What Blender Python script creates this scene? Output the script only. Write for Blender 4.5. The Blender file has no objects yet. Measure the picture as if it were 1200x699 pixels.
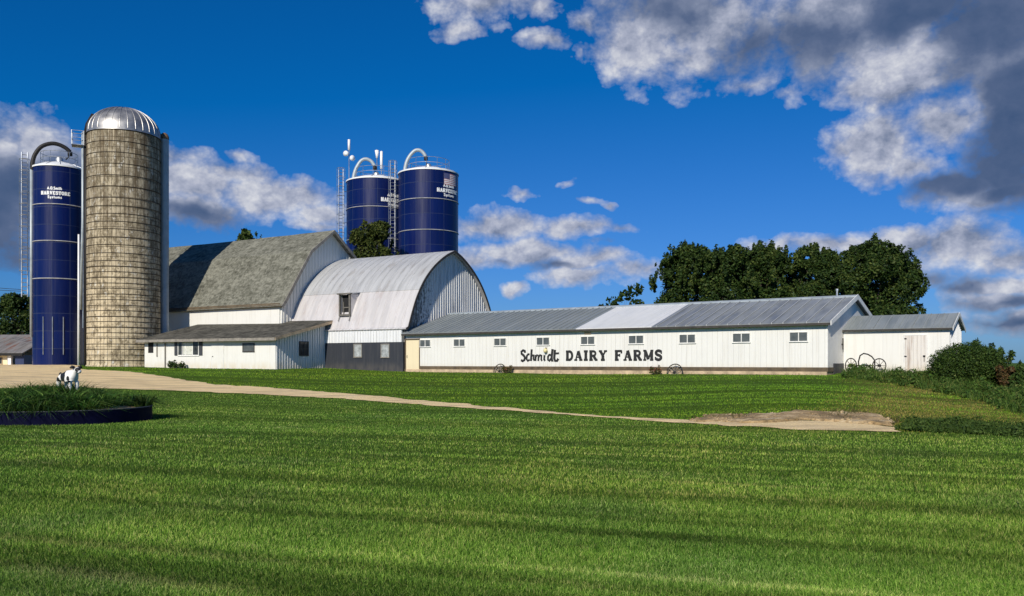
import bpy, math, random
import numpy as np
from mathutils import Vector, noise as mnoise

R = math.radians
random.seed(7)
rng = np.random.default_rng(7)
scene = bpy.context.scene
COL = scene.collection
EYE = 1.6

# ------------------------------------------------------------------ helpers
def pt(px, py, D):
    return Vector(((px - 600) / 1000 * D, D, EYE + (425 - py) / 1000 * D))

class MB:
    """collects shapes, links them as ONE mesh object"""
    def __init__(self):
        self.v = []; self.f = []; self.uv = None
    def add(self, vs, fs):
        o = len(self.v)
        self.v += [tuple(p) for p in vs]
        self.f += [tuple(i + o for i in f) for f in fs]
        return self
    def box(self, a, b):
        x0, y0, z0 = a; x1, y1, z1 = b
        vs = [(x0,y0,z0),(x1,y0,z0),(x1,y1,z0),(x0,y1,z0),(x0,y0,z1),(x1,y0,z1),(x1,y1,z1),(x0,y1,z1)]
        return self.add(vs, [(3,2,1,0),(4,5,6,7),(0,1,5,4),(1,2,6,5),(2,3,7,6),(3,0,4,7)])
    def prism_x(self, poly, x0, x1):
        n = len(poly)
        vs = [(x0, y, z) for y, z in poly] + [(x1, y, z) for y, z in poly]
        fs = [tuple(range(n)), tuple(range(2*n-1, n-1, -1))]
        fs += [(i+n, (i+1) % n + n, (i+1) % n, i) for i in range(n)]
        return self.add(vs, fs)
    def prism_y(self, poly, y0, y1):
        n = len(poly)
        vs = [(x, y0, z) for x, z in poly] + [(x, y1, z) for x, z in poly]
        fs = [tuple(range(n)), tuple(range(2*n-1, n-1, -1))]
        fs += [(i+n, (i+1) % n + n, (i+1) % n, i) for i in range(n)]
        return self.add(vs, fs)
    def tube(self, pts, r, n=8, cap=True):
        pts = [Vector(p) for p in pts]
        rs = r if isinstance(r, (list, tuple)) else [r] * len(pts)
        vs = []; fs = []
        up = Vector((0, 0, 1))
        prev = None
        for i, p in enumerate(pts):
            t = (pts[min(i+1, len(pts)-1)] - pts[max(i-1, 0)])
            if t.length < 1e-9: t = Vector((0, 0, 1))
            t.normalize()
            if prev is None:
                a = up if abs(t.dot(up)) < .9 else Vector((1, 0, 0))
                u = t.cross(a).normalized()
            else:
                u = (prev - t * prev.dot(t)).normalized()
            prev = u
            w = t.cross(u)
            for k in range(n):
                an = 2*math.pi*k/n
                vs.append(p + (u*math.cos(an) + w*math.sin(an)) * rs[i])
        for i in range(len(pts)-1):
            for k in range(n):
                a = i*n+k; b = i*n+(k+1) % n
                fs.append((a, b, b+n, a+n))
        if cap:
            fs.append(tuple(range(n-1, -1, -1)))
            m = (len(pts)-1)*n
            fs.append(tuple(range(m, m+n)))
        return self.add(vs, fs)
    def lathe(self, prof, n=48, c=(0, 0), a0=0, a1=2*math.pi):
        full = abs(a1-a0-2*math.pi) < 1e-6
        m = n if full else n+1
        vs = []; fs = []
        for r, z in prof:
            for k in range(m):
                a = a0 + (a1-a0)*k/n
                vs.append((c[0]+r*math.cos(a), c[1]+r*math.sin(a), z))
        for i in range(len(prof)-1):
            for k in range(n):
                k2 = (k+1) % m
                fs.append((i*m+k, i*m+k2, (i+1)*m+k2, (i+1)*m+k))
        return self.add(vs, fs)
    def ring(self, c, r, z, t, n=48):
        prof = [(r+t*math.cos(a), z+t*math.sin(a)) for a in [i*2*math.pi/6 for i in range(7)]]
        return self.lathe(prof, n, c)
    def build(self, name, m, parent=None, smooth=False, angle=None):
        me = bpy.data.meshes.new(name)
        me.from_pydata(self.v, [], self.f)
        me.update()
        o = bpy.data.objects.new(name, me)
        COL.objects.link(o)
        if m: me.materials.append(m)
        if parent: o.parent = parent
        if smooth:
            me.polygons.foreach_set('use_smooth', [True]*len(me.polygons))
            if angle:
                try: me.set_sharp_from_angle(angle=R(angle))
                except Exception: pass
        return o

def np_mesh(name, V, F, m, parent=None, col=None, smooth=False):
    """V (n,3), F (k,3|4) numpy -> one mesh object, optional colour per vertex"""
    me = bpy.data.meshes.new(name)
    k, s = F.shape
    me.vertices.add(len(V)); me.vertices.foreach_set('co', np.ascontiguousarray(V, dtype=np.float32).ravel())
    me.loops.add(k*s); me.loops.foreach_set('vertex_index', np.ascontiguousarray(F, dtype=np.int32).ravel())
    me.polygons.add(k); me.polygons.foreach_set('loop_start', np.arange(0, k*s, s, dtype=np.int32))
    me.update(calc_edges=True)
    if smooth: me.polygons.foreach_set('use_smooth', np.ones(k, dtype=bool))
    if col is not None:
        a = me.color_attributes.new('tint', 'FLOAT_COLOR', 'POINT')
        c4 = np.ones((len(V), 4), dtype=np.float32); c4[:, :3] = col
        a.data.foreach_set('color', c4.ravel())
    o = bpy.data.objects.new(name, me); COL.objects.link(o)
    me.materials.append(m)
    if parent: o.parent = parent
    return o

def tag(o, label=None, cat=None, group=None, kind=None):
    if label: o['label'] = label
    if cat: o['category'] = cat
    if group: o['group'] = group
    if kind: o['kind'] = kind
    return o

def thing(name, label, cat, loc=(0,0,0), rotz=0, group=None):
    o = bpy.data.objects.new(name, None); COL.objects.link(o)
    o.empty_display_size = .3
    o.location = loc; o.rotation_euler = (0, 0, rotz)
    return tag(o, label, cat, group)

# ------------------------------------------------------------------ materials
def mat(name, build):
    m = bpy.data.materials.new(name); m.use_nodes = True
    nt = m.node_tree; nt.nodes.clear()
    out = nt.nodes.new('ShaderNodeOutputMaterial')
    b = nt.nodes.new('ShaderNodeBsdfPrincipled')
    nt.links.new(b.outputs[0], out.inputs[0])
    build(NT(nt), b)
    return m

class NT:
    def __init__(self, nt): self.nt = nt
    def n(self, t, **kw):
        x = self.nt.nodes.new(t)
        for k, v in kw.items(): setattr(x, k, v)
        return x
    def link(self, a, b): self.nt.links.new(a, b)
    def setin(self, sock, v):
        if hasattr(v, 'is_output'): self.link(v, sock)
        else: sock.default_value = v
    def math(self, op, a, b=0.0, c=0.0, clamp=False):
        x = self.n('ShaderNodeMath', operation=op, use_clamp=clamp)
        self.setin(x.inputs[0], a); self.setin(x.inputs[1], b)
        if len(x.inputs) > 2: self.setin(x.inputs[2], c)
        return x.outputs[0]
    def vmath(self, op, a, b=(0,0,0)):
        x = self.n('ShaderNodeVectorMath', operation=op)
        self.setin(x.inputs[0], a); self.setin(x.inputs[1], b)
        return x.outputs['Value'] if op in ('LENGTH', 'DOT_PRODUCT') else x.outputs[0]
    def obj(self): return self.n('ShaderNodeTexCoord').outputs['Object']
    def uv(self): return self.n('ShaderNodeTexCoord').outputs['UV']
    def noise(self, vec, scale, detail=4, rough=.55, dist=0, out='Fac'):
        x = self.n('ShaderNodeTexNoise')
        self.link(vec, x.inputs['Vector'])
        x.inputs['Scale'].default_value = scale; x.inputs['Detail'].default_value = detail
        x.inputs['Roughness'].default_value = rough; x.inputs['Distortion'].default_value = dist
        return x.outputs[out]
    def scale(self, vec, s): return self.vmath('MULTIPLY', vec, s)
    def ramp(self, fac, stops):
        x = self.n('ShaderNodeValToRGB'); cr = x.color_ramp
        while len(cr.elements) < len(stops): cr.elements.new(.5)
        for e, (p, c) in zip(cr.elements, stops):
            e.position = p; e.color = (*c, 1) if len(c) == 3 else c
        self.setin(x.inputs[0], fac)
        return x.outputs[0]
    def mix(self, fac, a, b, blend='MIX'):
        x = self.n('ShaderNodeMix', data_type='RGBA', blend_type=blend)
        self.setin(x.inputs[0], fac)
        for s, v in ((x.inputs[6], a), (x.inputs[7], b)):
            if isinstance(v, tuple) and len(v) == 3: v = (*v, 1)
            self.setin(s, v)
        return x.outputs[2]
    def maprange(self, v, a, b, c=0., d=1., smooth=True):
        x = self.n('ShaderNodeMapRange', interpolation_type='SMOOTHSTEP' if smooth else 'LINEAR')
        self.setin(x.inputs[0], v)
        for i, q in enumerate((a, b, c, d)): self.setin(x.inputs[i+1], q)
        return x.outputs[0]
    def bump(self, h, dist, bsdf, strength=1.):
        x = self.n('ShaderNodeBump'); x.inputs['Strength'].default_value = strength
        x.inputs['Distance'].default_value = dist
        self.link(h, x.inputs['Height']); self.link(x.outputs[0], bsdf.inputs['Normal'])
    def sep(self, v):
        x = self.n('ShaderNodeSeparateXYZ'); self.link(v, x.inputs[0]); return x.outputs

def simple(name, col, rough=.6, metal=0., var=.15, scale=3., bump=0.):
    def f(N, b):
        o = N.obj()
        n = N.noise(o, scale, 6, .6)
        lo = tuple(max(0, c*(1-var)) for c in col); hi = tuple(min(1, c*(1+var)) for c in col)
        N.link(N.ramp(n, [(.3, lo), (.7, hi)]), b.inputs['Base Color'])
        N.link(N.maprange(n, .3, .7, max(0, rough-.08), min(1, rough+.08)), b.inputs['Roughness'])
        b.inputs['Metallic'].default_value = metal
        if bump: N.bump(N.noise(o, scale*8, 5), bump, b)
    return mat(name, f)

def siding(name, col, stain=(.45,.40,.32), amt=.35, rib=.2, ribd=.008, rough=.55, low=(.62,.50,.32), peel_shade=0.):
    """vertical ribbed boards, weather streaks, splash-back dirt near the ground"""
    def f(N, b):
        o = N.obj(); s = N.sep(o)
        h = N.math('ADD', s[0], s[1])
        saw = N.math('FRACT', N.math('MULTIPLY', h, 1/rib))
        groove = N.maprange(N.math('ABSOLUTE', N.math('SUBTRACT', saw, .5)), .0, .10)
        st = N.noise(N.scale(o, (5, 5, .35)), 1.0, 7, .62)
        bl = N.noise(o, .55, 6, .62)
        k = N.math('MULTIPLY', N.maprange(st, .48, .78), amt)
        c = N.mix(k, col, stain)
        c = N.mix(N.math('MULTIPLY', N.maprange(bl, .45, .75), .28), c, tuple(x*.80 for x in col))
        dirt = N.math('MULTIPLY', N.maprange(s[2], .75, .15), N.maprange(N.noise(N.scale(o, (1.5, 1.5, .6)), 1.6, 5), .25, .7))
        c = N.mix(N.math('MULTIPLY', dirt, .55), c, low)
        if peel_shade:  # mottled peeling; thickening toward the front edge also paints in the overhang's shade
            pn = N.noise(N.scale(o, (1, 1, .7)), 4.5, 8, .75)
            pm = N.maprange(N.math('ADD', pn, N.maprange(s[1], .0, peel_shade, .16, -.25, False)), .46, .56)
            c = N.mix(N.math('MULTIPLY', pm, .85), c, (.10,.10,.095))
        N.link(c, b.inputs['Base Color'])
        b.inputs['Roughness'].default_value = rough
        N.bump(N.math('ADD', groove, N.math('MULTIPLY', bl, .6)), ribd, b)
    return mat(name, f)

def metal_roof(name, base, dark, rust=None, rustamt=0., rib=.3, rough=.42, metal=.35, ax=0, off=0., ribcol=None):
    def f(N, b):
        o = N.obj(); s = N.sep(o)
        saw = N.math('FRACT', N.math('MULTIPLY', N.math('SUBTRACT', s[ax], off), 1/rib))
        rb = N.maprange(N.math('ABSOLUTE', N.math('SUBTRACT', saw, .5)), .06, .0)
        st = N.noise(N.scale(o, (2.2, .35, .35)), 1.2, 7, .6)
        bl = N.noise(o, .45, 6, .6)
        panel = N.noise(N.scale(N.vmath('FLOOR', N.scale(o, (1/(rib*3), 0, 0))), (7.3, 1, 1)), 1.7, 0)
        c = N.mix(N.maprange(st, .38, .7), base, dark)
        c = N.mix(N.math('MULTIPLY', N.maprange(bl, .4, .7), .5), c, tuple((x+y)/2*.85 for x, y in zip(base, dark)))
        c = N.mix(N.math('MULTIPLY', N.maprange(panel, .4, .6), .35), c, dark)
        if rust:
            rn = N.noise(N.scale(o, (1.4, .5, .5)), .9, 8, .68)
            c = N.mix(N.math('MULTIPLY', N.maprange(rn, .53, .66), rustamt), c, rust)
        if ribcol: c = N.mix(N.math('MULTIPLY', rb, N.maprange(st, .3, .6, .35, .9)), c, ribcol)
        N.link(c, b.inputs['Base Color'])
        N.link(N.maprange(bl, .3, .7, rough-.1, rough+.12), b.inputs['Roughness'])
        b.inputs['Metallic'].default_value = metal
        N.bump(N.math('ADD', rb, N.math('MULTIPLY', bl, .5)), .02, b)
    return mat(name, f)

def shingle(name, a, bcol, c3, course=.16):
    def f(N, b):
        o = N.obj(); s = N.sep(o)
        w = N.math('ADD', N.math('MULTIPLY', s[2], 1/course), N.math('MULTIPLY', s[1], .6))
        row = N.math('FLOOR', w)
        fr = N.math('FRACT', w)
        comb = N.n('ShaderNodeCombineXYZ')
        off = N.math('MULTIPLY', N.math('FRACT', N.math('MULTIPLY', row, .37)), 1.)
        N.link(N.math('FLOOR', N.math('ADD', N.math('MULTIPLY', s[0], 7.), off)), comb.inputs[0])
        N.link(row, comb.inputs[1])
        wn = N.n('ShaderNodeTexWhiteNoise', noise_dimensions='2D'); N.link(comb.outputs[0], wn.inputs[0])
        big = N.noise(N.scale(o, (.5, .5, .8)), 1.2, 8, .68)
        mid = N.noise(N.scale(o, (1.0, 1.4, 1.9)), 1.9, 7, .75)
        fine = N.math('ADD', N.math('MULTIPLY', wn.outputs['Value'], .10), N.math('ADD', N.math('MULTIPLY', big, .35), N.math('MULTIPLY', mid, .55)))
        c = N.ramp(fine, [(.36, c3), (.48, a), (.60, bcol)])
        N.link(c, b.inputs['Base Color'])
        b.inputs['Roughness'].default_value = .95
        b.inputs['Specular IOR Level'].default_value = .15
        N.bump(N.math('ADD', fr, N.math('MULTIPLY', wn.outputs['Value'], .8)), .03, b)
    return mat(name, f)

def tinted(name, rough=.7, trans=.25, spec=.2, mul=(1,1,1)):
    """leaves and blades: colour per blade from the mesh, part translucent"""
    m = bpy.data.materials.new(name); m.use_nodes = True
    nt = m.node_tree; nt.nodes.clear(); N = NT(nt)
    out = N.n('ShaderNodeOutputMaterial')
    a = N.n('ShaderNodeAttribute', attribute_name='tint')
    c = N.mix(1., a.outputs['Color'], mul, 'MULTIPLY')
    p = N.n('ShaderNodeBsdfPrincipled'); N.link(c, p.inputs['Base Color'])
    p.inputs['Roughness'].default_value = rough; p.inputs['Specular IOR Level'].default_value = spec
    t = N.n('ShaderNodeBsdfTranslucent'); N.link(c, t.inputs[0])
    mx = N.n('ShaderNodeMixShader'); mx.inputs[0].default_value = trans
    N.link(p.outputs[0], mx.inputs[1]); N.link(t.outputs[0], mx.inputs[2])
    N.link(mx.outputs[0], out.inputs[0])
    return m

M = {}
M['white'] = siding('white_siding', (.76,.75,.71), amt=.34, rib=.3, ribd=.012)
M['white_plain'] = siding('white_board', (.76,.75,.70), amt=.30, rib=.9, ribd=.008)
M['gable'] = siding('gable_siding', (.72,.72,.71), stain=(.10,.10,.10), amt=.7, rib=.3, ribd=.02, peel_shade=6.)
M['leanend'] = siding('ribbed_end', (.74,.75,.76), stain=(.35,.34,.32), amt=.45, rib=.25, ribd=.02)
M['darkblock'] = siding('slate_block', (.024,.028,.038), stain=(.07,.07,.075), amt=.6, rib=.4, ribd=.006, rough=.7, low=(.10,.09,.08))
M['cream'] = siding('cream_door', (.80,.69,.46), stain=(.5,.4,.25), amt=.2, rib=5, ribd=.002)
M['plank'] = siding('plank_door', (.72,.68,.62), stain=(.26,.16,.10), amt=.9, rib=.18, ribd=.012)
M['shedroof'] = metal_roof('grey_blue_roof', (.30,.325,.32), (.20,.225,.23), rib=.46, metal=.1, off=-29.05, ribcol=(.40,.42,.41))
M['shedroof2'] = metal_roof('striped_metal_roof', (.30,.315,.315), (.17,.185,.20), rib=.6, metal=.1, off=-9.67, ribcol=(.66,.67,.66))
M['whiteroof'] = metal_roof('white_metal_roof', (.78,.78,.76), (.68,.69,.68), rib=.23, metal=.0)
M['archtop'] = metal_roof('galvanised_roof', (.54,.545,.55), (.40,.405,.41), (.22,.18,.15), .35, rib=.66, metal=.15, rough=.55)
M['archlow'] = metal_roof('whitened_roof', (.63,.605,.60), (.50,.48,.48), (.42,.32,.28), .3, rib=.66, metal=.12, rough=.55)
M['rustroof'] = metal_roof('rusty_roof', (.30,.28,.26), (.16,.14,.12), (.24,.09,.04), .9, rib=.5, metal=.2, rough=.6)
M['shingle'] = shingle('weathered_shingle', (.150,.150,.122), (.25,.248,.205), (.062,.062,.048))
M['shingle2'] = shingle('brown_shingle', (.075,.072,.060), (.15,.14,.115), (.03,.028,.022), .13)
M['trim'] = simple('white_trim', (.78,.77,.73), .5)
M['greywood'] = simple('grey_wood', (.24,.22,.19), .85, var=.35, scale=4)
M['oldwood'] = simple('old_wood', (.13,.12,.105), .85, var=.35, scale=4)
M['darkwood'] = simple('dark_wood', (.045,.040,.036), .8, var=.4, scale=4)
M['dark'] = simple('dark_gap', (.012,.012,.013), .9)
M['board'] = simple('sill_board', (.11,.08,.048), .8, var=.45, scale=2.2)
M['footing'] = simple('tan_footing', (.50,.38,.25), .9, var=.4, scale=2.0, bump=.02)
M['galv'] = simple('galvanised', (.50,.52,.54), .38, .75, .18, 2.)
M['domeskin'] = simple('weathered_zinc', (.40,.39,.38), .48, .8, .3, 1.2)
M['ringgrey'] = simple('ring_grey', (.42,.42,.42), .6, 0, .3, 3.)
M['galvpaint'] = simple('grey_pipe', (.38,.43,.46), .5, .2, .15, 2.)
M['rust'] = simple('rusty_metal', (.22,.13,.075), .7, .3, .4, 4.)
M['hoop'] = simple('hoop_iron', (.05,.036,.025), .8, .2, .4, 4.)
M['blackiron'] = simple('black_iron', (.022,.02,.02), .6, .4, .3, 5.)
M['whitepaint'] = simple('white_paint', (.82,.83,.84), .5, 0, .05)
M['ink'] = simple('black_paint', (.016,.016,.017), .7, 0, .6, 9.)
M['lampglass'] = simple('yellow_globe', (.72,.62,.32), .3)
M['slotgrey'] = simple('shutter_grey', (.05,.055,.065), .7)
M['curtain'] = simple('curtain', (.62,.63,.56), .8, var=.25, scale=6)
M['red'] = simple('flag_red', (.50,.22,.22), .6); M['flagblue'] = simple('flag_blue', (.08,.09,.20), .6)
def _glass(N, b):
    o = N.obj()
    N.link(N.ramp(N.noise(o, 2.1, 3), [(.3, (.07,.08,.08)), (.7, (.13,.14,.14))]), b.inputs['Base Color'])
    b.inputs['Roughness'].default_value = .18; b.inputs['Specular IOR Level'].default_value = .6
M['glass'] = mat('window_glass', _glass)
M['paleglass'] = simple('pale_glass', (.34,.36,.36), .25, var=.4, scale=3.)
def _glassd(N, b):
    o = N.obj()
    N.link(N.ramp(N.noise(o, 3, 3), [(.3, (.02,.022,.022)), (.7, (.07,.075,.075))]), b.inputs['Base Color'])
    b.inputs['Roughness'].default_value = .12
M['glassd'] = mat('dark_glass', _glassd)

def _stave(N, b):
    u = N.uv(); s = N.sep(u)
    br = N.n('ShaderNodeTexBrick'); N.link(u, br.inputs['Vector'])
    br.offset = 0.; br.inputs['Scale'].default_value = 1.; br.inputs['Brick Width'].default_value = .30
    br.inputs['Row Height'].default_value = .76; br.inputs['Mortar Size'].default_value = .017
    br.inputs['Mortar Smooth'].default_value = .3
    br.inputs['Color1'].default_value = (0, 0, 0, 1); br.inputs['Color2'].default_value = (1, 1, 1, 1)
    br.inputs['Mortar'].default_value = (.5, .5, .5, 1); br.inputs['Bias'].default_value = 0
    o = N.obj()
    st = N.noise(N.scale(o, (1.5, 1.5, .40)), 1.5, 8, .74)
    bl = N.noise(N.scale(o, (1, 1, .8)), 2.1, 9, .78)
    hgt = N.maprange(s[1], 3, 15, 0, 1)
    base = N.mix(hgt, (.62,.515,.345), (.40,.345,.255))
    c = N.mix(N.math('MULTIPLY', br.outputs['Color'], .35), base, (.74,.64,.44))
    c = N.mix(N.math('MULTIPLY', N.maprange(st, .44, .60), N.maprange(s[1], 0, 13, .2, .75)), c, (.085,.066,.042))
    c = N.mix(N.math('MULTIPLY', N.maprange(bl, .47, .58), .8), c, (.15,.12,.075))
    c = N.mix(N.math('MULTIPLY', N.maprange(N.noise(N.scale(o,(1,1,.6)), 2.6, 5, .7), .58, .66), .75), c, (.62,.60,.54))
    sv = N.noise(N.scale(o, (2.2, 2.2, .10)), 1.9, 6, .65)
    c = N.mix(N.math('MULTIPLY', N.maprange(sv, .50, .62), N.maprange(s[1], 5, 16, .0, .8)), c, (.12,.085,.05))
    c = N.mix(N.math('MULTIPLY', br.outputs['Fac'], .85), c, (.06,.045,.03))
    N.link(c, b.inputs['Base Color']); b.inputs['Roughness'].default_value = .93
    b.inputs['Specular IOR Level'].default_value = .15
    N.bump(N.math('SUBTRACT', N.math('MULTIPLY', bl, .7), br.outputs['Fac']), .02, b)
M['navy'] = simple('navy_paint', (.0015,.002,.020), .8, 0, .35, 2.)
M['navy'].node_tree.nodes['Principled BSDF'].inputs['Specular IOR Level'].default_value = .12
M['stave'] = mat('concrete_stave', _stave)

def _enamel(N, b):
    u = N.uv(); s = N.sep(u)
    br = N.n('ShaderNodeTexBrick'); N.link(u, br.inputs['Vector'])
    br.offset = .0; br.inputs['Scale'].default_value = 1.; br.inputs['Brick Width'].default_value = 1.4
    br.inputs['Row Height'].default_value = 1.5; br.inputs['Mortar Size'].default_value = .022
    br.inputs['Color1'].default_value = (0, 0, 0, 1); br.inputs['Color2'].default_value = (1, 1, 1, 1)
    st = N.noise(N.scale(N.obj(), (2.5, 2.5, .12)), 1.5, 6, .65)
    c = N.mix(br.outputs['Color'], (.0014,.0062,.060), (.0024,.0095,.084))
    c = N.mix(N.math('MULTIPLY', N.maprange(st, .5, .75), .35), c, (.012,.020,.080))
    c = N.mix(N.math('MULTIPLY', br.outputs['Fac'], .5), c, (.07,.09,.16))
    N.link(c, b.inputs['Base Color'])
    N.link(N.maprange(st, .3, .7, .26, .42), b.inputs['Roughness'])
    b.inputs['Specular IOR Level'].default_value = .32
    b.inputs['Coat Weight'].default_value = .0
    N.bump(br.outputs['Fac'], .01, b)
M['enamel'] = mat('blue_enamel', _enamel)

def _soil(N, b):
    o = N.obj()
    a = N.noise(o, .15, 6, .6); f = N.noise(o, 9, 6, .7); g = N.noise(N.scale(o, (1, 1, 0)), 60, 3, .7)
    c = N.ramp(f, [(.3, (.035,.075,.010)), (.55, (.065,.125,.016)), (.75, (.105,.155,.03))])
    c = N.mix(N.math('MULTIPLY', N.maprange(a, .4, .7), .4), c, (.080,.125,.022))
    c = N.mix(N.math('MULTIPLY', N.maprange(g, .5, .7), .5), c, (.04,.075,.012))
    s = N.sep(o)
    dr = N.math('MULTIPLY', N.math('MULTIPLY', N.maprange(N.math('DIVIDE', s[0], N.math('MAXIMUM', s[1], 1.)), .36, .46), N.math('MULTIPLY', N.maprange(s[1], 23, 26), N.maprange(s[1], 47, 41))), N.maprange(N.noise(N.scale(o, (.5, 1.6, 1)), .9, 6, .7), .35, .65, .15, .85))
    c = N.mix(dr, c, (.22,.175,.055))
    N.link(c, b.inputs['Base Color']); b.inputs['Roughness'].default_value = 1.
    b.inputs['Specular IOR Level'].default_value = .05
    N.bump(g, .03, b)
M['soil'] = mat('turf_soil', _soil)
def _gravel(N, b):
    o = N.obj()
    a = N.noise(o, .5, 6, .6); f = N.noise(o, 14, 6, .75); g = N.noise(N.scale(o, (.35, 1.2, 1)), 1.1, 6, .6)
    c = N.ramp(f, [(.25, (.64,.455,.215)), (.5, (.86,.645,.335)), (.75, (.92,.76,.46))])
    c = N.mix(N.math('MULTIPLY', N.maprange(g, .45, .62), .75), c, (.54,.40,.22))
    c = N.mix(N.math('MULTIPLY', N.maprange(a, .55, .75), .4), c, (.74,.62,.45))
    N.link(c, b.inputs['Base Color']); b.inputs['Roughness'].default_value = .97
    N.bump(f, .04, b)
M['gravel'] = mat('pale_gravel', _gravel)
def _dirt(N, b):
    o = N.obj()
    a = N.noise(o, 1.4, 8, .7); f = N.noise(o, 8, 6, .75)
    c = N.ramp(a, [(.3, (.12,.085,.035)), (.5, (.38,.26,.125)), (.7, (.62,.47,.27))])
    c = N.mix(N.math('MULTIPLY', N.maprange(f, .5, .62), .6), c, (.13,.09,.045))
    c = N.mix(N.math('MULTIPLY', N.maprange(N.noise(N.scale(o, (1, 2.2, 1)), .9, 6, .7), .52, .62), .7), c, (.66,.53,.33))
    N.link(c, b.inputs['Base Color']); b.inputs['Roughness'].default_value = 1.
    N.bump(a, .15, b)
M['dirt'] = mat('bare_dirt', _dirt)
def bark(name, col): return simple(name, col, .95, 0, .4, 6., .03)
M['bark'] = bark('tree_bark', (.10,.08,.06))
M['leaf'] = tinted('leaf', .6, .25)
M['blade'] = tinted('grass_blade', .65, .30, .25)

# ------------------------------------------------------------------ terrain
CP = []
def cp(px, py, D): p = pt(px, py, D); CP.append((p.x, p.y, p.z))
def cw(x, y, z): CP.append((x, y, z))
for x in (-9, 0, 9): cw(x, 0, 0.0); cw(x, 6, 0.0); cw(x, 12, -.02)
for x in (-14, -7, 0, 7, 14): cw(x, 19, -.05)
cw(-22, 5, .05); cw(22, 5, -.1); cw(-25, 18, .15); cw(24, 16, -.3)
cp(1046, 505.5, 20.8); cp(934, 501, 22.0); cp(800, 495, 24.5); cp(700, 488.5, 27); cp(592, 480.5, 31); cp(500, 472.5, 35)
cp(400, 465, 39); cp(300, 458, 43); cp(250, 455, 45); cp(133, 447, 50); cp(40, 449, 46)
cp(970, 440, 43); cp(800, 438.5, 47.6); cp(600, 437, 54.6); cp(475, 436, 60); cp(1050, 438, 44); cp(1113, 439, 42.3)
cp(430, 434, 62); cp(323, 433, 59); cp(168, 430.5, 64.8); cp(145, 429, 66); cp(68, 428.3, 73); cp(0, 428, 85)
cp(0, 437, 56); cp(600, 455, 42); cp(600, 467, 36); cp(600, 443, 50.5); cp(800, 480, 28); cp(800, 463, 34); cp(800, 446, 43)
cp(950, 478, 25.5); cp(950, 460, 32); cp(960, 446, 39.5); cp(1050, 487, 24); cp(1050, 472, 29); cp(1050, 455, 36); cp(1060, 444, 40)
cp(400, 450, 47); cp(400, 441, 53); cp(1150, 490, 25); cp(1150, 475, 30); cp(1140, 455, 37); cp(1200, 506, 21.5); cp(1200, 490, 25.5); cp(1200, 468, 32)
cp(1200, 448, 40); cp(1300, 480, 28); cp(1350, 470, 36)
cw(-45, 30, .75); cw(-45, 50, 1.1); cw(-60, 70, 1.3); cw(45, 40, -.5); cw(45, 60, -1.2); cw(30, 60, .4)
cw(0, 80, 1.0); cw(-30, 85, 1.3); cw(0, 110, .9); cw(-40, 110, 1.2); cw(30, 85, .6); cw(60, 100, -1.5); cw(-80, 100, 1.2)
CPa = np.array(CP)
def _tps(r2): return np.where(r2 > 1e-12, .5*r2*np.log(np.maximum(r2, 1e-12)), 0)
_n = len(CPa)
_d2 = ((CPa[:, None, :2]-CPa[None, :, :2])**2).sum(-1)
_A = np.zeros((_n+3, _n+3)); _A[:_n, :_n] = _tps(_d2) + np.eye(_n)*3.0
_P = np.c_[np.ones(_n), CPa[:, :2]]; _A[:_n, _n:] = _P; _A[_n:, :_n] = _P.T
_w = np.linalg.solve(_A, np.r_[CPa[:, 2], 0, 0, 0])
def gz(x, y):
    x = np.atleast_1d(np.asarray(x, float)); y = np.atleast_1d(np.asarray(y, float))
    out = np.empty(len(x))
    for i in range(0, len(x), 40000):
        X = x[i:i+40000]; Y = y[i:i+40000]
        r2 = (X[:, None]-CPa[None, :, 0])**2 + (Y[:, None]-CPa[None, :, 1])**2
        out[i:i+40000] = _tps(r2) @ _w[:_n] + _w[_n] + _w[_n+1]*X + _w[_n+2]*Y
    d = np.hypot(x-0, y-45)
    k = np.clip((d-58)/45, 0, 1); k = k*k*(3-2*k)
    return out*(1-k) + (-.4)*k
def g1(x, y): return float(gz([x], [y])[0])
def p2g(px, py, dmin=4., dmax=75.):
    """where the ray through a point of the photo meets the terrain"""
    D = np.linspace(dmin, dmax, 700)
    X = (px-600)/1000*D; Z = EYE+(425-py)/1000*D
    below = np.nonzero(gz(X, D) > Z)[0]
    i = below[0] if len(below) else len(D)-1
    return (X[i], D[i])

def axis(lo, hi, step, far):
    a = list(np.arange(lo, hi+1e-6, step)); s = step
    p = a[-1]
    while p < far: s *= 1.35; p += s; a.append(p)
    p = a[0]; s = step; pre = []
    while p > -far: s *= 1.35; p -= s; pre.append(p)
    return np.array(pre[::-1]+a)
ax = axis(-56, 56, .5, 2500); ay = axis(-4, 92, .5, 2500)
GX, GY = np.meshgrid(ax, ay)
GZ = gz(GX.ravel(), GY.ravel())
nx, ny = len(ax), len(ay)
_i = np.arange(nx*ny).reshape(ny, nx)
F = np.stack([_i[:-1, :-1], _i[:-1, 1:], _i[1:, 1:], _i[1:, :-1]], -1).reshape(-1, 4)
o = np_mesh('lawn_ground', np.c_[GX.ravel(), GY.ravel(), GZ], F, M['soil'], smooth=True)
tag(o, kind='structure')

def in_poly(x, y, poly):
    x = np.asarray(x); y = np.asarray(y); c = np.zeros(len(x), bool); n = len(poly)
    for i in range(n):
        x0, y0 = poly[i]; x1, y1 = poly[(i+1) % n]
        if y0 == y1: continue
        k = ((y0 > y) != (y1 > y)) & (x < (x1-x0)*(y-y0)/(y1-y0)+x0)
        c ^= k
    return c

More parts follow.
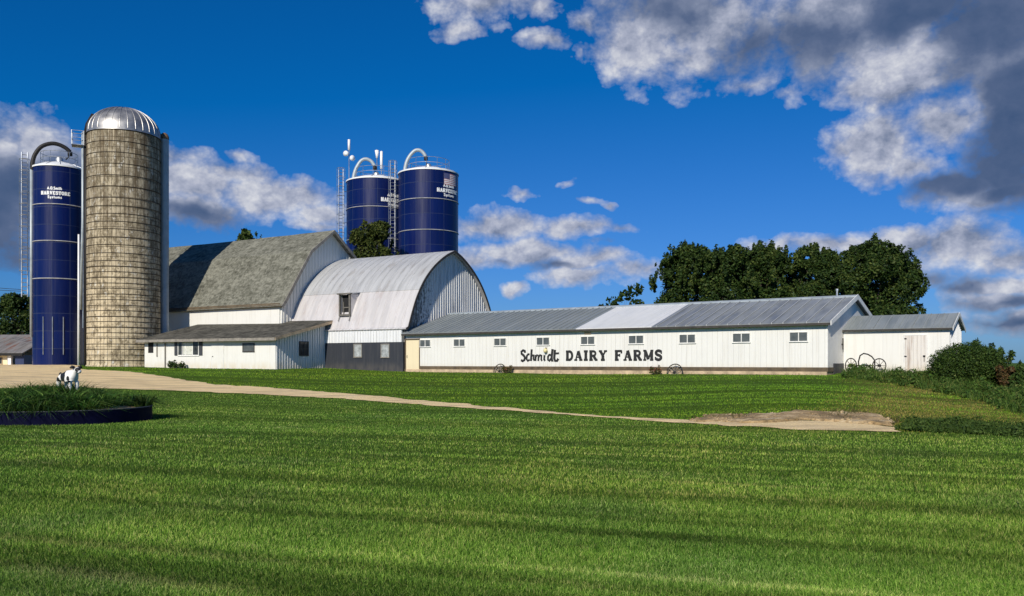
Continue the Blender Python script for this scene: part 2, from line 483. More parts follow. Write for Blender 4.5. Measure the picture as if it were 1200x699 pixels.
def sheet(name, poly, m, step, lift, jitter=0.12, rough=0.):
    """patch of ground cover following the terrain inside a ragged outline"""
    P = []
    for i in range(len(poly)):
        a = Vector(poly[i]); b = Vector(poly[(i+1) % len(poly)])
        k = max(1, int((b-a).length/.35))
        for j in range(k):
            q = a.lerp(b, j/k)
            nn = mnoise.noise_vector((q.x*.9, q.y*.9, 3.1)) + .6*mnoise.noise_vector((q.x*3.1, q.y*3.1, 1.1))
            P.append((q.x+nn.x*jitter, q.y+nn.y*jitter))
    import bmesh
    bm = bmesh.new()
    f = bm.faces.new([bm.verts.new((x, y, 0)) for x, y in P])
    xs = [p[0] for p in P]; ys = [p[1] for p in P]
    for d, lo, hi in ((0, min(xs), max(xs)), (1, min(ys), max(ys))):
        t = math.floor(lo/step)*step+step*.513
        while t < hi:
            co = (t, 0, 0) if d == 0 else (0, t, 0); no = (1, 0, 0) if d == 0 else (0, 1, 0)
            bmesh.ops.bisect_plane(bm, geom=bm.verts[:]+bm.edges[:]+bm.faces[:], plane_co=co, plane_no=no)
            t += step
    vs = bm.verts[:]
    zz = gz([v.co.x for v in vs], [v.co.y for v in vs])
    for v, z in zip(vs, zz): v.co.z = z+lift+(rough*(.5+.5*mnoise.fractal((v.co.x*1.6, v.co.y*1.6, 0), 1., 2., 4)) if len(v.link_faces) > 2 else 0)
    bmesh.ops.recalc_face_normals(bm, faces=bm.faces[:])
    if sum(f.normal.z for f in bm.faces) < 0: bmesh.ops.reverse_faces(bm, faces=bm.faces[:])
    me = bpy.data.meshes.new(name); bm.to_mesh(me); bm.free()
    me.materials.append(m); o = bpy.data.objects.new(name, me); COL.objects.link(o)
    return tag(o, kind='structure'), P

up_edge = [(150,436),(200,443),(250,451),(300,454),(400,461.3),(467,467.3),(592,478.7),(717,489.2),(800,493.2),(850,495.5),(875,496.2),(905,495.4),(935,495.0),(965,496.2),(1000,497.2),(1030,499.5),(1048,503)]
lo_edge = [(1046,507.5),(934,504.8),(780,495.2),(592,482.2),(460,472.6),(400,468),(300,462.5),(200,458),(133,456.2),(97,454.5),(40,455.5),(-60,456)]
drive = [p2g(*q) for q in up_edge] + [p2g(*q) for q in lo_edge]
drive += [(-44, 60), (-58, 66), (-58, 88), (-44, 88), (-37.5, 71.5), (-33.6, 66.6), (-31.5, 61.5), (-30.0, 60.2)]
drive_o, DRIVE = sheet('gravel_driveway', drive, M['gravel'], .5, .022, .30, .03)
bank = [p2g(*q) for q in [(800,494.5),(830,489.5),(868,489),(905,486),(925,484),(960,486),(990,484.5),(1020,487),(1040,491),(1052,497),(1048,502.5),(1030,500),(1000,498),(965,497),(935,495.8),(905,496.2),(875,497),(850,496)]]
bank_o, BANK = sheet('bare_earth_bank', bank, M['dirt'], .18, .03, .45, .10)

# ------------------------------------------------------------------ building frames
A36 = math.atan2(-.588, .809); A30 = math.atan2(-.507, .862); A27 = math.atan2(-.449, .894)
def lx(px, O, a):
    """local x on a wall whose right front corner is O, seen at photo column px"""
    ux, uy = -math.cos(a), -math.sin(a); k = (px-600)/1000
    return -((O[0]-k*O[1])/(k*uy-ux))
def depth(O, a, x): return O[1] + math.sin(a)*x
def hz(py, O, a, x, zb): return EYE+(425-py)/1000*depth(O, a, x)-zb

def window(parent, x0, x1, z0, z1, y=0., fr=.05, panes=2, gl='glass', frm='trim', name='window'):
    w = MB()
    d0, d1 = y-.05, y+.03
    w.box((x0-fr, d0, z0-fr), (x0, d1, z1+fr)); w.box((x1, d0, z0-fr), (x1+fr, d1, z1+fr))
    w.box((x0, d0, z1), (x1, d1, z1+fr)); w.box((x0, d0, z0-fr), (x1, d1, z0))
    for i in range(1, panes):
        xm = x0+(x1-x0)*i/panes
        w.box((xm-.022, d0+.01, z0), (xm+.022, d1, z1))
    o = w.build(name, M[frm], parent)
    p = MB(); p.box((x0, y-.018, z0), (x1, y-.004, z1)); p.build('pane', M[gl], o)
    s = MB(); s.box((x0-fr-.02, y-.07, z0-fr-.025), (x1+fr+.02, y, z0-fr)); s.build('sill', M[frm], o)
    return o

# strokes -> flat painted letters. each stroke: (width, [(x,z)...])
def strokes(mb, st, ox, oz, sx, sz, mapper, lift=0., bold=1.34):
    for i, (w, pl) in enumerate(st):
        P = [Vector((ox+x*sx, oz+z*sz)) for x, z in pl]
        L = []; Rr = []
        for j, p in enumerate(P):
            t = P[min(j+1, len(P)-1)]-P[max(j-1, 0)]
            t = t.normalized() if t.length > 0 else Vector((1, 0))
            n = Vector((-t.y, t.x))*w*.5*sz*bold
            L.append(p+n); Rr.append(p-n)
        d0 = lift + .0015*(i % 7)
        n = len(P)
        vs = [mapper(q.x, q.y, d0+.004) for q in L]+[mapper(q.x, q.y, d0+.004) for q in Rr]
        vs += [mapper(q.x, q.y, -.002) for q in L]+[mapper(q.x, q.y, -.002) for q in Rr]
        fs = []
        for j in range(n-1):
            fs += [(j, n+j, n+j+1, j+1), (j, j+1, 2*n+j+1, 2*n+j), (n+j, 3*n+j, 3*n+j+1, n+j+1)]
        fs += [(0, 2*n, 3*n, n), (n-1, 2*n-1, 4*n-1, 3*n-1)]
        mb.add(vs, fs)

def arc(cx, cz, rx, rz, a0, a1, n=9):
    return [(cx+rx*math.cos(R(a0+(a1-a0)*i/n)), cz+rz*math.sin(R(a0+(a1-a0)*i/n))) for i in range(n+1)]
S_ = .17   # serif bar
SLAB = {
 'D': (.86, [(.24,[(.20,0),(.20,1)]), (S_,[(.02,.92),(.46,.92)]), (S_,[(.02,.08),(.46,.08)]), (.2,[(.40,.915)]+arc(.44,.5,.32,.415,90,-90)+[(.40,.085)])]),
 'A': (.98, [(.13,[(.20,.06),(.46,.95)]), (.24,[(.48,.97),(.78,.06)]), (.10,[(.28,.34),(.70,.34)]), (.13,[(.02,.065),(.38,.065)]), (.13,[(.60,.065),(.98,.065)])]),
 'I': (.52, [(.24,[(.26,0),(.26,1)]), (S_,[(.03,.92),(.49,.92)]), (S_,[(.03,.08),(.49,.08)])]),
 'R': (.95, [(.24,[(.20,0),(.20,1)]), (S_,[(.02,.92),(.46,.92)]), (S_,[(.02,.08),(.42,.08)]), (.17,[(.40,.915)]+arc(.48,.70,.24,.215,90,-90)+[(.30,.485)]), (.22,[(.50,.47),(.78,.06)]), (.15,[(.66,.075),(.95,.075)])]),
 'Y': (.95, [(.22,[(.20,.93),(.48,.48)]), (.14,[(.76,.93),(.48,.48)]), (.24,[(.48,.5),(.48,0)]), (.14,[(.02,.93),(.38,.93)]), (.14,[(.60,.93),(.95,.93)]), (S_,[(.26,.08),(.70,.08)])]),
 'F': (.84, [(.24,[(.20,0),(.20,1)]), (S_,[(.02,.08),(.46,.08)]), (S_,[(.02,.92),(.80,.92)]), (.13,[(.76,.98),(.76,.68)]), (.14,[(.28,.52),(.58,.52)]), (.11,[(.56,.66),(.56,.38)])]),
 'M': (1.12, [(.13,[(.18,0),(.18,1)]), (.23,[(.20,.96),(.56,.12)]), (.13,[(.56,.12),(.90,.96)]), (.22,[(.92,0),(.92,1)]), (.13,[(.02,.065),(.34,.065)]), (.14,[(.74,.07),(1.10,.07)]), (.13,[(.02,.935),(.28,.935)]), (.13,[(.84,.935),(1.10,.935)])]),
 'S': (.78, [(.21,arc(.40,.72,.27,.20,25,250,10)+arc(.38,.28,.28,.21,70,-160,10)[1:]), (.11,[(.68,.95),(.68,.62)]), (.11,[(.08,.36),(.08,.05)])]),
 'H': (.9, [(.24,[(.20,0),(.20,1)]), (.24,[(.70,0),(.70,1)]), (.15,[(.20,.5),(.70,.5)]), (S_,[(.02,.92),(.38,.92)]), (S_,[(.02,.08),(.38,.08)]), (S_,[(.52,.92),(.88,.92)]), (S_,[(.52,.08),(.88,.08)])]),
 'V': (.9, [(.24,[(.18,.95),(.45,.04)]), (.15,[(.72,.95),(.45,.04)]), (.14,[(.02,.93),(.36,.93)]), (.14,[(.56,.93),(.9,.93)])]),
 'E': (.8, [(.24,[(.20,0),(.20,1)]), (S_,[(.02,.92),(.74,.92)]), (S_,[(.02,.08),(.74,.08)]), (.14,[(.2,.5),(.52,.5)]), (.11,[(.70,.97),(.70,.7)]), (.11,[(.70,.03),(.70,.3)])]),
 'T': (.82, [(.24,[(.41,0),(.41,1)]), (S_,[(.03,.92),(.79,.92)]), (S_,[(.2,.08),(.62,.08)]), (.11,[(.06,.97),(.06,.66)]), (.11,[(.76,.97),(.76,.66)])]),
 'O': (.86, [(.22,arc(.43,.5,.30,.40,0,360,18))]),
}
def word(mb, txt, x0, x1, z0, h, mapper, gap=.12):
    tot = sum(SLAB[c][0] for c in txt)+gap*(len(txt)-1)
    k = (x1-x0)/tot; x = x0
    for c in txt:
        strokes(mb, SLAB[c][1], x, z0, k, h, mapper)
        x += (SLAB[c][0]+gap)*k
ZS = lambda pts: [((x-115)/545, (338-z)/158) for x, z in pts]
SCHMIDT = [(.15,ZS([(186,222),(182,195),(158,186),(133,205),(136,235),(165,258),(185,288),(175,325),(150,340),(128,322)])),
 (.13,ZS([(250,250),(232,240),(212,265),(207,310),(225,337),(252,318)])), (.14,ZS([(281,172),(276,250),(271,338)])),
 (.11,ZS([(272,292),(292,252),(310,252),(307,310),(320,336)])), (.13,ZS([(338,252),(334,338)])), (.11,ZS([(336,290),(358,252),(378,258),(374,338)])),
 (.11,ZS([(377,290),(402,252),(420,258),(416,320),(430,336)])), (.13,ZS([(462,255),(456,315),(470,337)])),
 (.13,ZS([(548,258),(528,250),(510,280),(510,322),(528,338),(552,305)])), (.15,ZS([(573,172),(560,290),(566,335),(584,330)])),
 (.15,ZS([(606,182),(596,300),(608,336),(636,336),(652,305)])), (.11,ZS([(588,236),(662,231)]))]
LINE = {  # thin single-line letters for the small script lines
 'A': (.9,[[(0,0),(.45,1),(.9,0)],[(.2,.35),(.7,.35)]]), 'O': (.9,[arc(.45,.5,.4,.5,0,360,10)]), '.': (.3,[[(.1,0),(.1,.14)]]),
 'S': (.7,[[(.65,.85),(.35,1),(.08,.8),(.35,.52),(.6,.3),(.35,0),(.02,.15)]]), 'm': (1.,[[(.05,0),(.08,.6)],[(.08,.45),(.3,.62),(.45,.5),(.45,0)],[(.45,.45),(.7,.62),(.88,.5),(.88,0)]]),
 'i': (.3,[[(.12,0),(.12,.6)],[(.12,.78),(.12,.9)]]), 't': (.5,[[(.2,.95),(.2,.1),(.4,0)],[(0,.62),(.42,.62)]]), 'h': (.65,[[(.08,0),(.08,1)],[(.08,.42),(.3,.6),(.5,.45),(.5,0)]]),
 'y': (.6,[[(.05,.6),(.28,.05)],[(.52,.6),(.15,-.35)]]), 's': (.5,[[(.42,.52),(.2,.6),(.06,.45),(.4,.18),(.2,0),(.02,.1)]]), 'e': (.6,[[(.08,.32),(.5,.34),(.3,.62),(.06,.3),(.26,0),(.5,.1)]])}
def lineword(mb, txt, x0, x1, z0, h, mapper):
    tot = sum(LINE[c][0] for c in txt)+.2*(len(txt)-1); k = (x1-x0)/tot; x = x0
    for c in txt:
        strokes(mb, [(.24, s) for s in LINE[c][1]], x, z0, k, h, mapper); x += (LINE[c][0]+.2)*k

# ------------------------------------------------------------------ long dairy shed
SO = (15.9, 43.0); ZB = .93
shed = thing('dairy_shed', 'long low white milking shed with black painted lettering and small windows', 'shed', (*SO, ZB), A36)
SL, SW, SH, SR = 28.9, 9.8, 2.73, 4.26
w = MB()
w.box((-SL, 0, .42), (0, .15, SH)); w.box((-SL, SW-.15, .42), (0, SW, SH)); 
w.prism_x([(.15,.42),(SW-.15,.42),(SW-.15,SH),(SW/2,SR-.08),(.15,SH)], -.15, 0)
w.prism_x([(.15,.42),(SW-.15,.42),(SW-.15,SH),(SW/2,SR-.08),(.15,SH)], -SL, -SL+.15)
w.build('wall', M['white'], shed)
m_ = MB(); m_.box((-SL+.0, -.03, .20), (.03, SW, .42)); m_.build('sill_board', M['board'], shed)
m_ = MB(); m_.box((-SL-.02, -.07, -.5), (-.02, SW, .20)); m_.build('foundation', M['footing'], shed)
m_ = MB(); m_.box((-.01, 1.0, -.4), (.05, 3.4, .62)); m_.build('gable_footing', M['darkblock'], shed)
def gable_sheet(x0, x1, name, m, ribs=None):
    g = MB(); th = .07; ov = .28
    zf = SH-(SR-SH)*ov/(SW/2)
    for ya, yb in ((-ov, SW/2), (SW+ov, SW/2)):
        g.prism_x([(ya, zf+.06), (yb, SR+.06), (yb, SR+.06-th), (ya, zf+.06-th)], x0, x1)
        if ribs:
            x = x0+ribs*.5
            while x < x1-.05:
                g.prism_x([(ya, zf+.10), (yb, SR+.10), (yb, SR+.055), (ya, zf+.055)], x-.03, x+.03); x += ribs
    return g.build(name, m, shed)
gable_sheet(-SL-.15, -14.7, 'roof_sheet', M['shedroof'], .46)['label'] = 'grey blue ribbed roof section'
gable_sheet(-14.7, -9.67, 'roof_sheet', M['whiteroof'])['label'] = 'plain white roof section'
gable_sheet(-9.67, .22, 'roof_sheet', M['shedroof2'], .6)['label'] = 'grey roof section with pale ribs'
rc = MB(); rc.prism_x([(SW/2-.22, SR+.035), (SW/2, SR+.13), (SW/2+.22, SR+.035), (SW/2+.22, SR-.02), (SW/2-.22, SR-.02)], -SL-.16, .24)
rc.build('ridge_cap', M['galvpaint'], shed)
fz = SH-(SR-SH)*.28/(SW/2)
m_ = MB(); m_.box((-SL-.14, -.31, fz-.10), (.2, -.27, fz+.02)); m_.build('eave_board', M['darkwood'], shed)
m_ = MB()
for ya, yb in ((-.28, SW/2), (SW+.28, SW/2)):
    m_.prism_x([(ya, fz+.12), (yb, SR+.15), (yb, SR-.12), (ya, fz-.12)], .225, .265)
m_.build('gable_trim', M['trim'], shed)
m_ = MB(); m_.box((-.06, -.015, .42), (.015, .2, SH-.05)); m_.build('corner_board', M['trim'], shed)
for px in (498.5, 538.5, 586.3, 636.6, 689, 745.6, 805.7, 869, 936):
    x = lx(px, SO, A36)
    hw = .46 if px < 900 else .44
    window(shed, x-hw, x+hw, 1.77, 2.21, fr=.03)
xa, xb = lx(476.5, SO, A36), lx(491.5, SO, A36)
d_ = MB(); d_.box((xa, -.05, .02), (xb, -.003, 2.24)); d = d_.build('door', M['cream'], shed)
m_ = MB(); m_.box((xa-.10, -.07, .0), (xa-.003, -.003, 2.34)); m_.box((xb+.003, -.04, .36), (xb+.06, -.003, 2.34)); m_.box((xa, -.10, 2.25), (xb, -.003, 2.33)); m_.build('door_frame', M['board'], d)
m_ = MB(); m_.tube([(xa+.12, -.055, 1.0), (xa+.12, -.10, 1.0), (xa+.12, -.10, 1.16), (xa+.12, -.055, 1.16)], .013); m_.build('handle', M['blackiron'], d)
wallmap = lambda x, z, d: (x, -d, z)
t = MB(); strokes(t, SCHMIDT, lx(609.6, SO, A36), .76, lx(655, SO, A36)-lx(609.6, SO, A36), .70, wallmap, 0., 1.6); t.build('painted_lettering', M['ink'], shed)
t = MB(); word(t, 'DAIRY', lx(663, SO, A36), lx(711.5, SO, A36), .775, .61, wallmap); t.build('painted_lettering', M['ink'], shed)
t = MB(); word(t, 'FARMS', lx(720.3, SO, A36), lx(776, SO, A36), .775, .61, wallmap); t.build('painted_lettering', M['ink'], shed)
x = lx(640.5, SO, A36)
m_ = MB(); m_.lathe([(.001,-.13),(.09,-.11),(.13,0),(.09,.11),(.04,.14),(.001,.15)], 12, (x, -.14)); m_.v = [(a,b,c+1.40) for a,b,c in m_.v]; lo_ = m_.build('wall_lamp', M['lampglass'], shed, True)
m_ = MB(); m_.box((x-.03, -.14, 1.53), (x+.03, 0, 1.59)); m_.build('bracket', M['board'], lo_)
x = lx(689, SO, A36); m_ = MB(); m_.box((x-.22, -.05, 2.36), (x+.22, -.002, 2.50)); m_.build('vent_plate', M['footing'], shed)
m_ = MB(); m_.tube([(-1.0, SW/2+.5, 3.9), (-1.0, SW/2+.5, 4.75)], .05); m_.tube([(-1.0, SW/2+.5, 4.70), (-1.0, SW/2+.5, 4.8)], .08); m_.build('vent_pipe', M['galv'], shed)
m_ = MB(); m_.tube([(.06, 2.62, 1.35), (.06, 2.62, 1.95)], .035); m_.box((.0,2.55,1.6),(.06,2.69,1.66)); m_.build('conduit', M['blackiron'], shed)

# ------------------------------------------------------------------ small shed at the right end
TO = (21.7, 42.3)
ts = thing('storage_shed', 'small white shed with stained plank door, joined to the long shed', 'shed', (*TO, ZB), A36)
TL, TW, TH, TR = 5.1, 3.6, 2.42, 3.14
w = MB(); w.box((-TL+.02, 0, 0), (0, .12, TH)); w.box((-TL+.02, TW-.12, 0), (0, TW, TH)); w.prism_x([(.12,0),(TW-.12,0),(TW-.12,TH),(TW/2,TR-.06),(.12,TH)], -.12, 0)
w.build('wall', M['white_plain'], ts)
w = MB()
y = .2
while y < TW-.1:
    zt = TH+(TR-TH)*(1-abs(y-TW/2)/(TW/2))-.10
    w.box((.0, y, .0), (.035, y+.06, zt)); y += .26
w.build('end_batten', M['leanend'], ts)
g = MB(); zf = TH-(TR-TH)*.18/(TW/2)
for ya, yb in ((-.18, TW/2), (TW+.18, TW/2)):
    g.prism_x([(ya, zf+.06), (yb, TR+.06), (yb, TR), (ya, zf)], -TL+.02, .16)
    x = -TL+.3
    while x < .1:
        g.prism_x([(ya, zf+.085), (yb, TR+.085), (yb, TR+.055), (ya, zf+.055)], x-.02, x+.02); x += .61
g.build('roof', M['shedroof'], ts)
m_ = MB(); m_.box((-TL+.02, -.21, zf-.05), (.15, -.18, zf+.04)); m_.build('eave_board', M['darkwood'], ts)
m_ = MB()
for ya, yb in ((-.18, TW/2), (TW+.18, TW/2)): m_.prism_x([(ya, zf+.09), (yb, TR+.10), (yb, TR-.08), (ya, zf-.10)], .163, .19)
m_.build('gable_trim', M['trim'], ts)
xa, xb = lx(1060.5, TO, A36), lx(1086, TO, A36)
d_ = MB(); d_.box((xa, -.05, .02), (xb, -.003, 2.03)); d = d_.build('door', M['plank'], ts)
m_ = MB(); m_.box((xa-.06, -.06, .02), (xa-.003, -.003, 2.09)); m_.box((xb+.003, -.06, .02), (xb+.06, -.003, 2.09)); m_.box((xa, -.06, 2.033), (xb, -.003, 2.09)); m_.build('door_frame', M['trim'], d)
for z in (.95, 1.85):
    m_ = MB(); m_.box((xa-.02, -.075, z), (xa+.09, -.051, z+.06)); m_.build('hinge', M['blackiron'], d)
m_ = MB(); m_.box((xb-.16, -.085, .95), (xb-.05, -.051, 1.03)); m_.tube([(xb-.1,-.09,.72),(xb-.1,-.09,1.0)], .012); m_.build('latch', M['blackiron'], d)

# ------------------------------------------------------------------ arched barn
BO = (-7.68, 60.0); BZ = 1.02
arch = thing('arched_barn', 'white barn with a rounded metal roof, dark lower wall and a loft opening', 'barn', (*BO, BZ), A30)
AL, AW = 11.18, 12.0
half = [(.16,3.10),(.65,4.28),(1.22,5.4),(2.15,6.65),(3.37,7.74),(4.8,8.61),(6.0,9.10)]
def catmull(P, k=6):
    Q = []
    for i in range(len(P)-1):
        p0 = P[max(i-1, 0)]; p1 = P[i]; p2 = P[i+1]; p3 = P[min(i+2, len(P)-1)]
        for j in range(k):
            t = j/k
            Q.append(tuple(.5*((2*p1[c])+(-p0[c]+p2[c])*t+(2*p0[c]-5*p1[c]+4*p2[c]-p3[c])*t*t+(-p0[c]+3*p1[c]-3*p2[c]+p3[c])*t**3) for c in (0, 1)))
    return Q+[P[-1]]
hp = [(-.10, 2.98)]+catmull(half)
hp = hp[:1]+[p for p in hp[1:]]
full = hp+[(AW-y, z) for y, z in hp[-2::-1]]
def offs(P, d):
    Q = []
    for i, (y, z) in enumerate(P):
        a = P[max(i-1, 0)]; b = P[min(i+1, len(P)-1)]
        t = Vector((b[0]-a[0], b[1]-a[1])).normalized()
        Q.append((y+t.y*d, z-t.x*d))
    return Q
def strip(mb, P, x0, x1, th):
    inn = offs(P, th)
    n = len(P)
    vs = [(x0,*p) for p in P]+[(x1,*p) for p in P]+[(x0,*p) for p in inn]+[(x1,*p) for p in inn]
    fs = []
    for i in range(n-1):
        fs += [(i, i+1, n+i+1, n+i)[::-1], (2*n+i, 2*n+i+1, 3*n+i+1, 3*n+i), (i, i+1, 2*n+i+1, 2*n+i), (n+i, n+i+1, 3*n+i+1, 3*n+i)[::-1]]
    fs += [(0, n, 3*n, 2*n), (n-1, 2*n-1, 4*n-1, 3*n-1)[::-1]]
    mb.add(vs, fs)
ks = next(i for i, p in enumerate(hp) if p[1] > 5.85)
OVG = .34
a_ = MB(); strip(a_, full[ks-1:], -AL, OVG, .06); 
for i in range(18):
    x = -AL+.35+i*.66
    if x < OVG-.05: strip(a_, offs(full[ks-1:], -.018), x-.018, x+.018, .03)
a_.build('roof_sheet', M['archtop'], arch)['label'] = 'bare galvanised upper roof'
a_ = MB(); low = offs(full[:ks+1], .03); strip(a_, low, -AL, OVG, .05)
for i in range(18):
    x = -AL+.35+i*.66
    if x < OVG-.05: strip(a_, offs(low, -.015), x-.015, x+.015, .02)
a_.build('roof_sheet', M['archlow'], arch)['label'] = 'whitened lower roof'
ea = MB(); strip(ea, offs(full, -.02), OVG+.002, OVG+.05, .16); ea.build('gable_trim', M['darkwood'], arch)
inner = offs(full, .09)
w = MB(); w.prism_x([(.25, .0)]+[p for p in inner if p[1] > 3.0]+[(AW-.25, 0)], -.12, 0.)
y = .35
def prof_z(y):
    for (y0, z0), (y1, z1) in zip(inner[:-1], inner[1:]):
        if y0 <= y <= y1 and y1 > y0: return z0+(z1-z0)*(y-y0)/(y1-y0)
    return 3.0
while y < AW-.3:
    w.box((0., y, .0), (.045, y+.07, min(prof_z(y), prof_z(y+.07))-.04)); y += .30
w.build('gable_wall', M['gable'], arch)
w = MB(); w.box((-AL, .02, 2.02), (-.13, .16, 3.02))
x = -AL+.1
while x < -.2: w.box((x, -.015, 2.02), (x+.05, .021, 3.0)); x += .3
w.build('siding_band', M['leanend'], arch)
w = MB(); w.box((-AL, .05, -.3), (0, .3, 2.015)); w.box((-AL, AW-.3, -.3), (0, AW-.02, 3.0)); w.build('lower_wall', M['darkblock'], arch)
for px in (419, 451):
    x = lx(px, BO, A30); zt = hz(402.8, BO, A30, x, BZ)
    window(arch, x-.34, x+.34, zt-.95, zt-.07, y=.05, fr=.05, panes=1, gl='paleglass', frm='greywood')
# loft opening: small dormer with an upright boarded front
x = -5.75; y0 = .40
m_ = MB()
m_.box((x-.55, y0, 4.02), (x-.42, y0+.12, 5.62)); m_.box((x+.42, y0, 4.02), (x+.55, y0+.12, 5.62)); m_.box((x-.42, y0, 4.02), (x+.42, y0+.12, 4.16))
m_.box((x-.66, y0-.10, 5.622), (x+.66, y0+.12, 5.72))
lo_ = m_.build('loft_surround', M['oldwood'], arch)
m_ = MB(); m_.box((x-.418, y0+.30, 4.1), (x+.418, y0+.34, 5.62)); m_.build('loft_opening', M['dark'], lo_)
for sx in (-.55, .43):
    m_ = MB(); m_.prism_x([(y0+.121, 4.05), (.62, 4.05), (1.5, 5.69), (y0+.121, 5.62)], x+sx, x+sx+.12); m_.build('cheek', M['archlow'], lo_)
m_ = MB(); m_.prism_x([(y0+.121, 5.63), (1.45, 5.78), (1.45, 5.84), (y0+.121, 5.71)], x-.62, x+.62); m_.build('hood', M['archtop'], lo_)
m_ = MB(); m_.box((x-.28, y0+.2, 4.16), (x-.21, y0+.26, 5.1)); m_.box((x-.21, y0+.2, 4.62), (x+.3, y0+.26, 4.70)); m_.build('broken_sash', M['oldwood'], lo_)
for dx_ in (-.50, .50):
    m_ = MB(); m_.tube([(x+dx_, y0+.05, 4.05), (x+dx_*1.05, y0-.10, 3.66)], .03, 5); m_.build('hanging_strip', M['greywood'], lo_)

# ------------------------------------------------------------------ gambrel barn
GO = (-17.65, 65.15); GB = 1.10
gam = thing('gambrel_barn', 'large white barn with a two-pitch roof of weathered grey shingles', 'barn', (*GO, GB), A30)
GL, GW = 22.0, 11.0
prof = [(-.34, 4.80),(0,5.22),(1.4,7.32),(2.8,9.35),(5.5,11.30),(8.2,9.35),(9.6,7.32),(11.0,5.22),(11.34,4.80)]
r_ = MB(); inn = offs(prof, .14)
sub = []
for (a, b) in zip(prof[:-1], prof[1:]): sub += [(a[0]+(b[0]-a[0])*t/4, a[1]+(b[1]-a[1])*t/4) for t in range(4)]
sub.append(prof[-1])
nseg = 44
vs = []; fs = []
X = [-GL-.3+(GL+.72)*i/nseg for i in range(nseg+1)]
for i, x in enumerate(X):
    for y, z in sub:
        sag = -.05*math.sin(math.pi*(x+GL)/GL)+.025*mnoise.noise((x*.5, y*.5, 0))
        vs.append((x, y, z+sag))
ns = len(sub)
for i in range(nseg):
    for j in range(ns-1): fs.append((i*ns+j, (i+1)*ns+j, (i+1)*ns+j+1, i*ns+j+1))
r_.add(vs, fs); strip(r_, offs(prof, .05), -GL-.28, .40, .10)
r_.build('roof', M['shingle'], gam)
m_ = MB(); strip(m_, offs(prof, -.012), .422, .47, .24); m_.build('gable_trim', M['greywood'], gam)
w = MB(); wp = [(.0,0)]+offs(prof, .16)[1:-1]+[(GW,0)]
wp = [(max(.0, min(GW, y)), z) for y, z in wp]
w.prism_x(wp, -.14, 0); w.prism_x(wp, -GL, -GL+.14)
w.box((-GL+.15, 0, 0), (-.145, .14, 5.1)); w.box((-GL+.15, GW-.14, 0), (-.145, GW, 5.1))
y = .3
while y < GW-.2:
    z = min(z0+(z1-z0)*(y-ya)/(yb-ya) for (ya, z0), (yb, z1) in zip(wp[1:-1], wp[2:]) if yb > ya and ya <= y <= yb+.001) if True else 5
    w.box((0, y, 3), (.03, y+.05, z-.12)); y += .34
w.build('wall', M['white_plain'], gam)
m_ = MB(); m_.box((-GL-.2, -.30, 4.74), (.38, -.22, 4.90)); m_.box((-GL, -.22, 4.93), (.1, -.003, 5.03)); m_.build('eave_board', M['board'], gam)
m_ = MB(); m_.box((-7.0, -.02, 4.70), (-2.6, -.003, 4.925)); m_.build('patched_board', M['trim'], gam)

# ------------------------------------------------------------------ lean-to in front of the gambrel barn
LO = (-16.35, 59.0); LZ = 1.08
lean = thing('lean_to', 'low white milk house with shuttered window, built against the shingled barn', 'lean-to', (*LO, LZ), A27)
LL, LW = 12.92, 5.3
zf_, zb_ = 2.20, 3.42
w = MB(); w.box((-LL, 0, .05), (0, .14, zf_)); w.prism_x([(.145,.05),(LW,.05),(LW,zb_-.05),(.145,zf_)], -LL, -LL+.14); w.build('wall', M['white_plain'], lean)
w = MB(); w.prism_x([(.02,.02),(LW,.02),(LW,zb_-.06),(.145,zf_-.02)], -.13, .012)
y = .08
while y < LW-.15:
    w.box((.012, y, .03), (.05, y+.07, zf_+(zb_-zf_)*y/LW-.08)); y += .27
w.build('end_wall', M['leanend'], lean)
sl = (zb_-zf_)/LW
r_ = MB(); r_.prism_x([(-.5, zf_-.5*sl+.16), (LW+.6, zb_+.6*sl+.16), (LW+.6, zb_+.6*sl+.04), (-.5, zf_-.5*sl+.02)], -LL-.35, .42); r_.build('roof', M['shingle2'], lean)
m_ = MB(); m_.box((-LL-.33, -.545, zf_-.5*sl-.06), (.40, -.503, zf_-.5*sl+.14)); m_.build('eave_board', M['greywood'], lean)
m_ = MB(); m_.prism_x([(-.52, zf_-.5*sl+.14), (LW+.5, zb_+.5*sl+.14), (LW+.5, zb_+.5*sl-.06), (-.52, zf_-.5*sl-.06)], .423, .455); m_.build('verge_board', M['footing'], lean)
m_ = MB(); m_.box((-LL, -.02, -.35), (.06, .1, .049)); m_.box((-.1,.1,-.35),(.06,LW,.019)); m_.build('foundation', M['darkblock'], lean)
def lpx(px): return lx(px, LO, A27)
xa, xb = lpx(209.5), lpx(232.8); zt = hz(401.0, LO, A27, xa, LZ); zb2 = hz(416.2, LO, A27, xa, LZ)
zt = min(zt, zf_-.1)
wn_ = window(lean, xa, xb, zb2, zt, fr=.06, panes=1, gl='glassd', frm='trim')
m_ = MB(); m_.box((xa+.48, -.032, zb2+.02), (xb-.55, -.019, zt-.02)); m_.build('curtain', M['curtain'], wn_)
for k in (.2, .38, .72):
    m_ = MB(); m_.box((xa+(xb-xa)*k-.03, -.045, zb2), (xa+(xb-xa)*k+.03, -.033, zt)); m_.build('mullion', M['trim'], wn_)
for s0, s1 in ((xa-.40, xa-.08), (xb+.08, xb+.40)):
    m_ = MB(); m_.box((s0, -.055, zb2-.04), (s1, -.004, zt+.02))
    for i in range(12): z = zb2+.02+(zt-zb2)*i/12; m_.box((s0+.05, -.068, z), (s1-.05, -.0555, z+.04))
    m_.build('shutter', M['slotgrey'], lean)
x0, x1 = lpx(285.2), lpx(297.8); zm = hz(403.3, LO, A27, x0, LZ); window(lean, x0, x1, zm-.50, zm, fr=.05, panes=1, gl='glass', frm='darkwood')
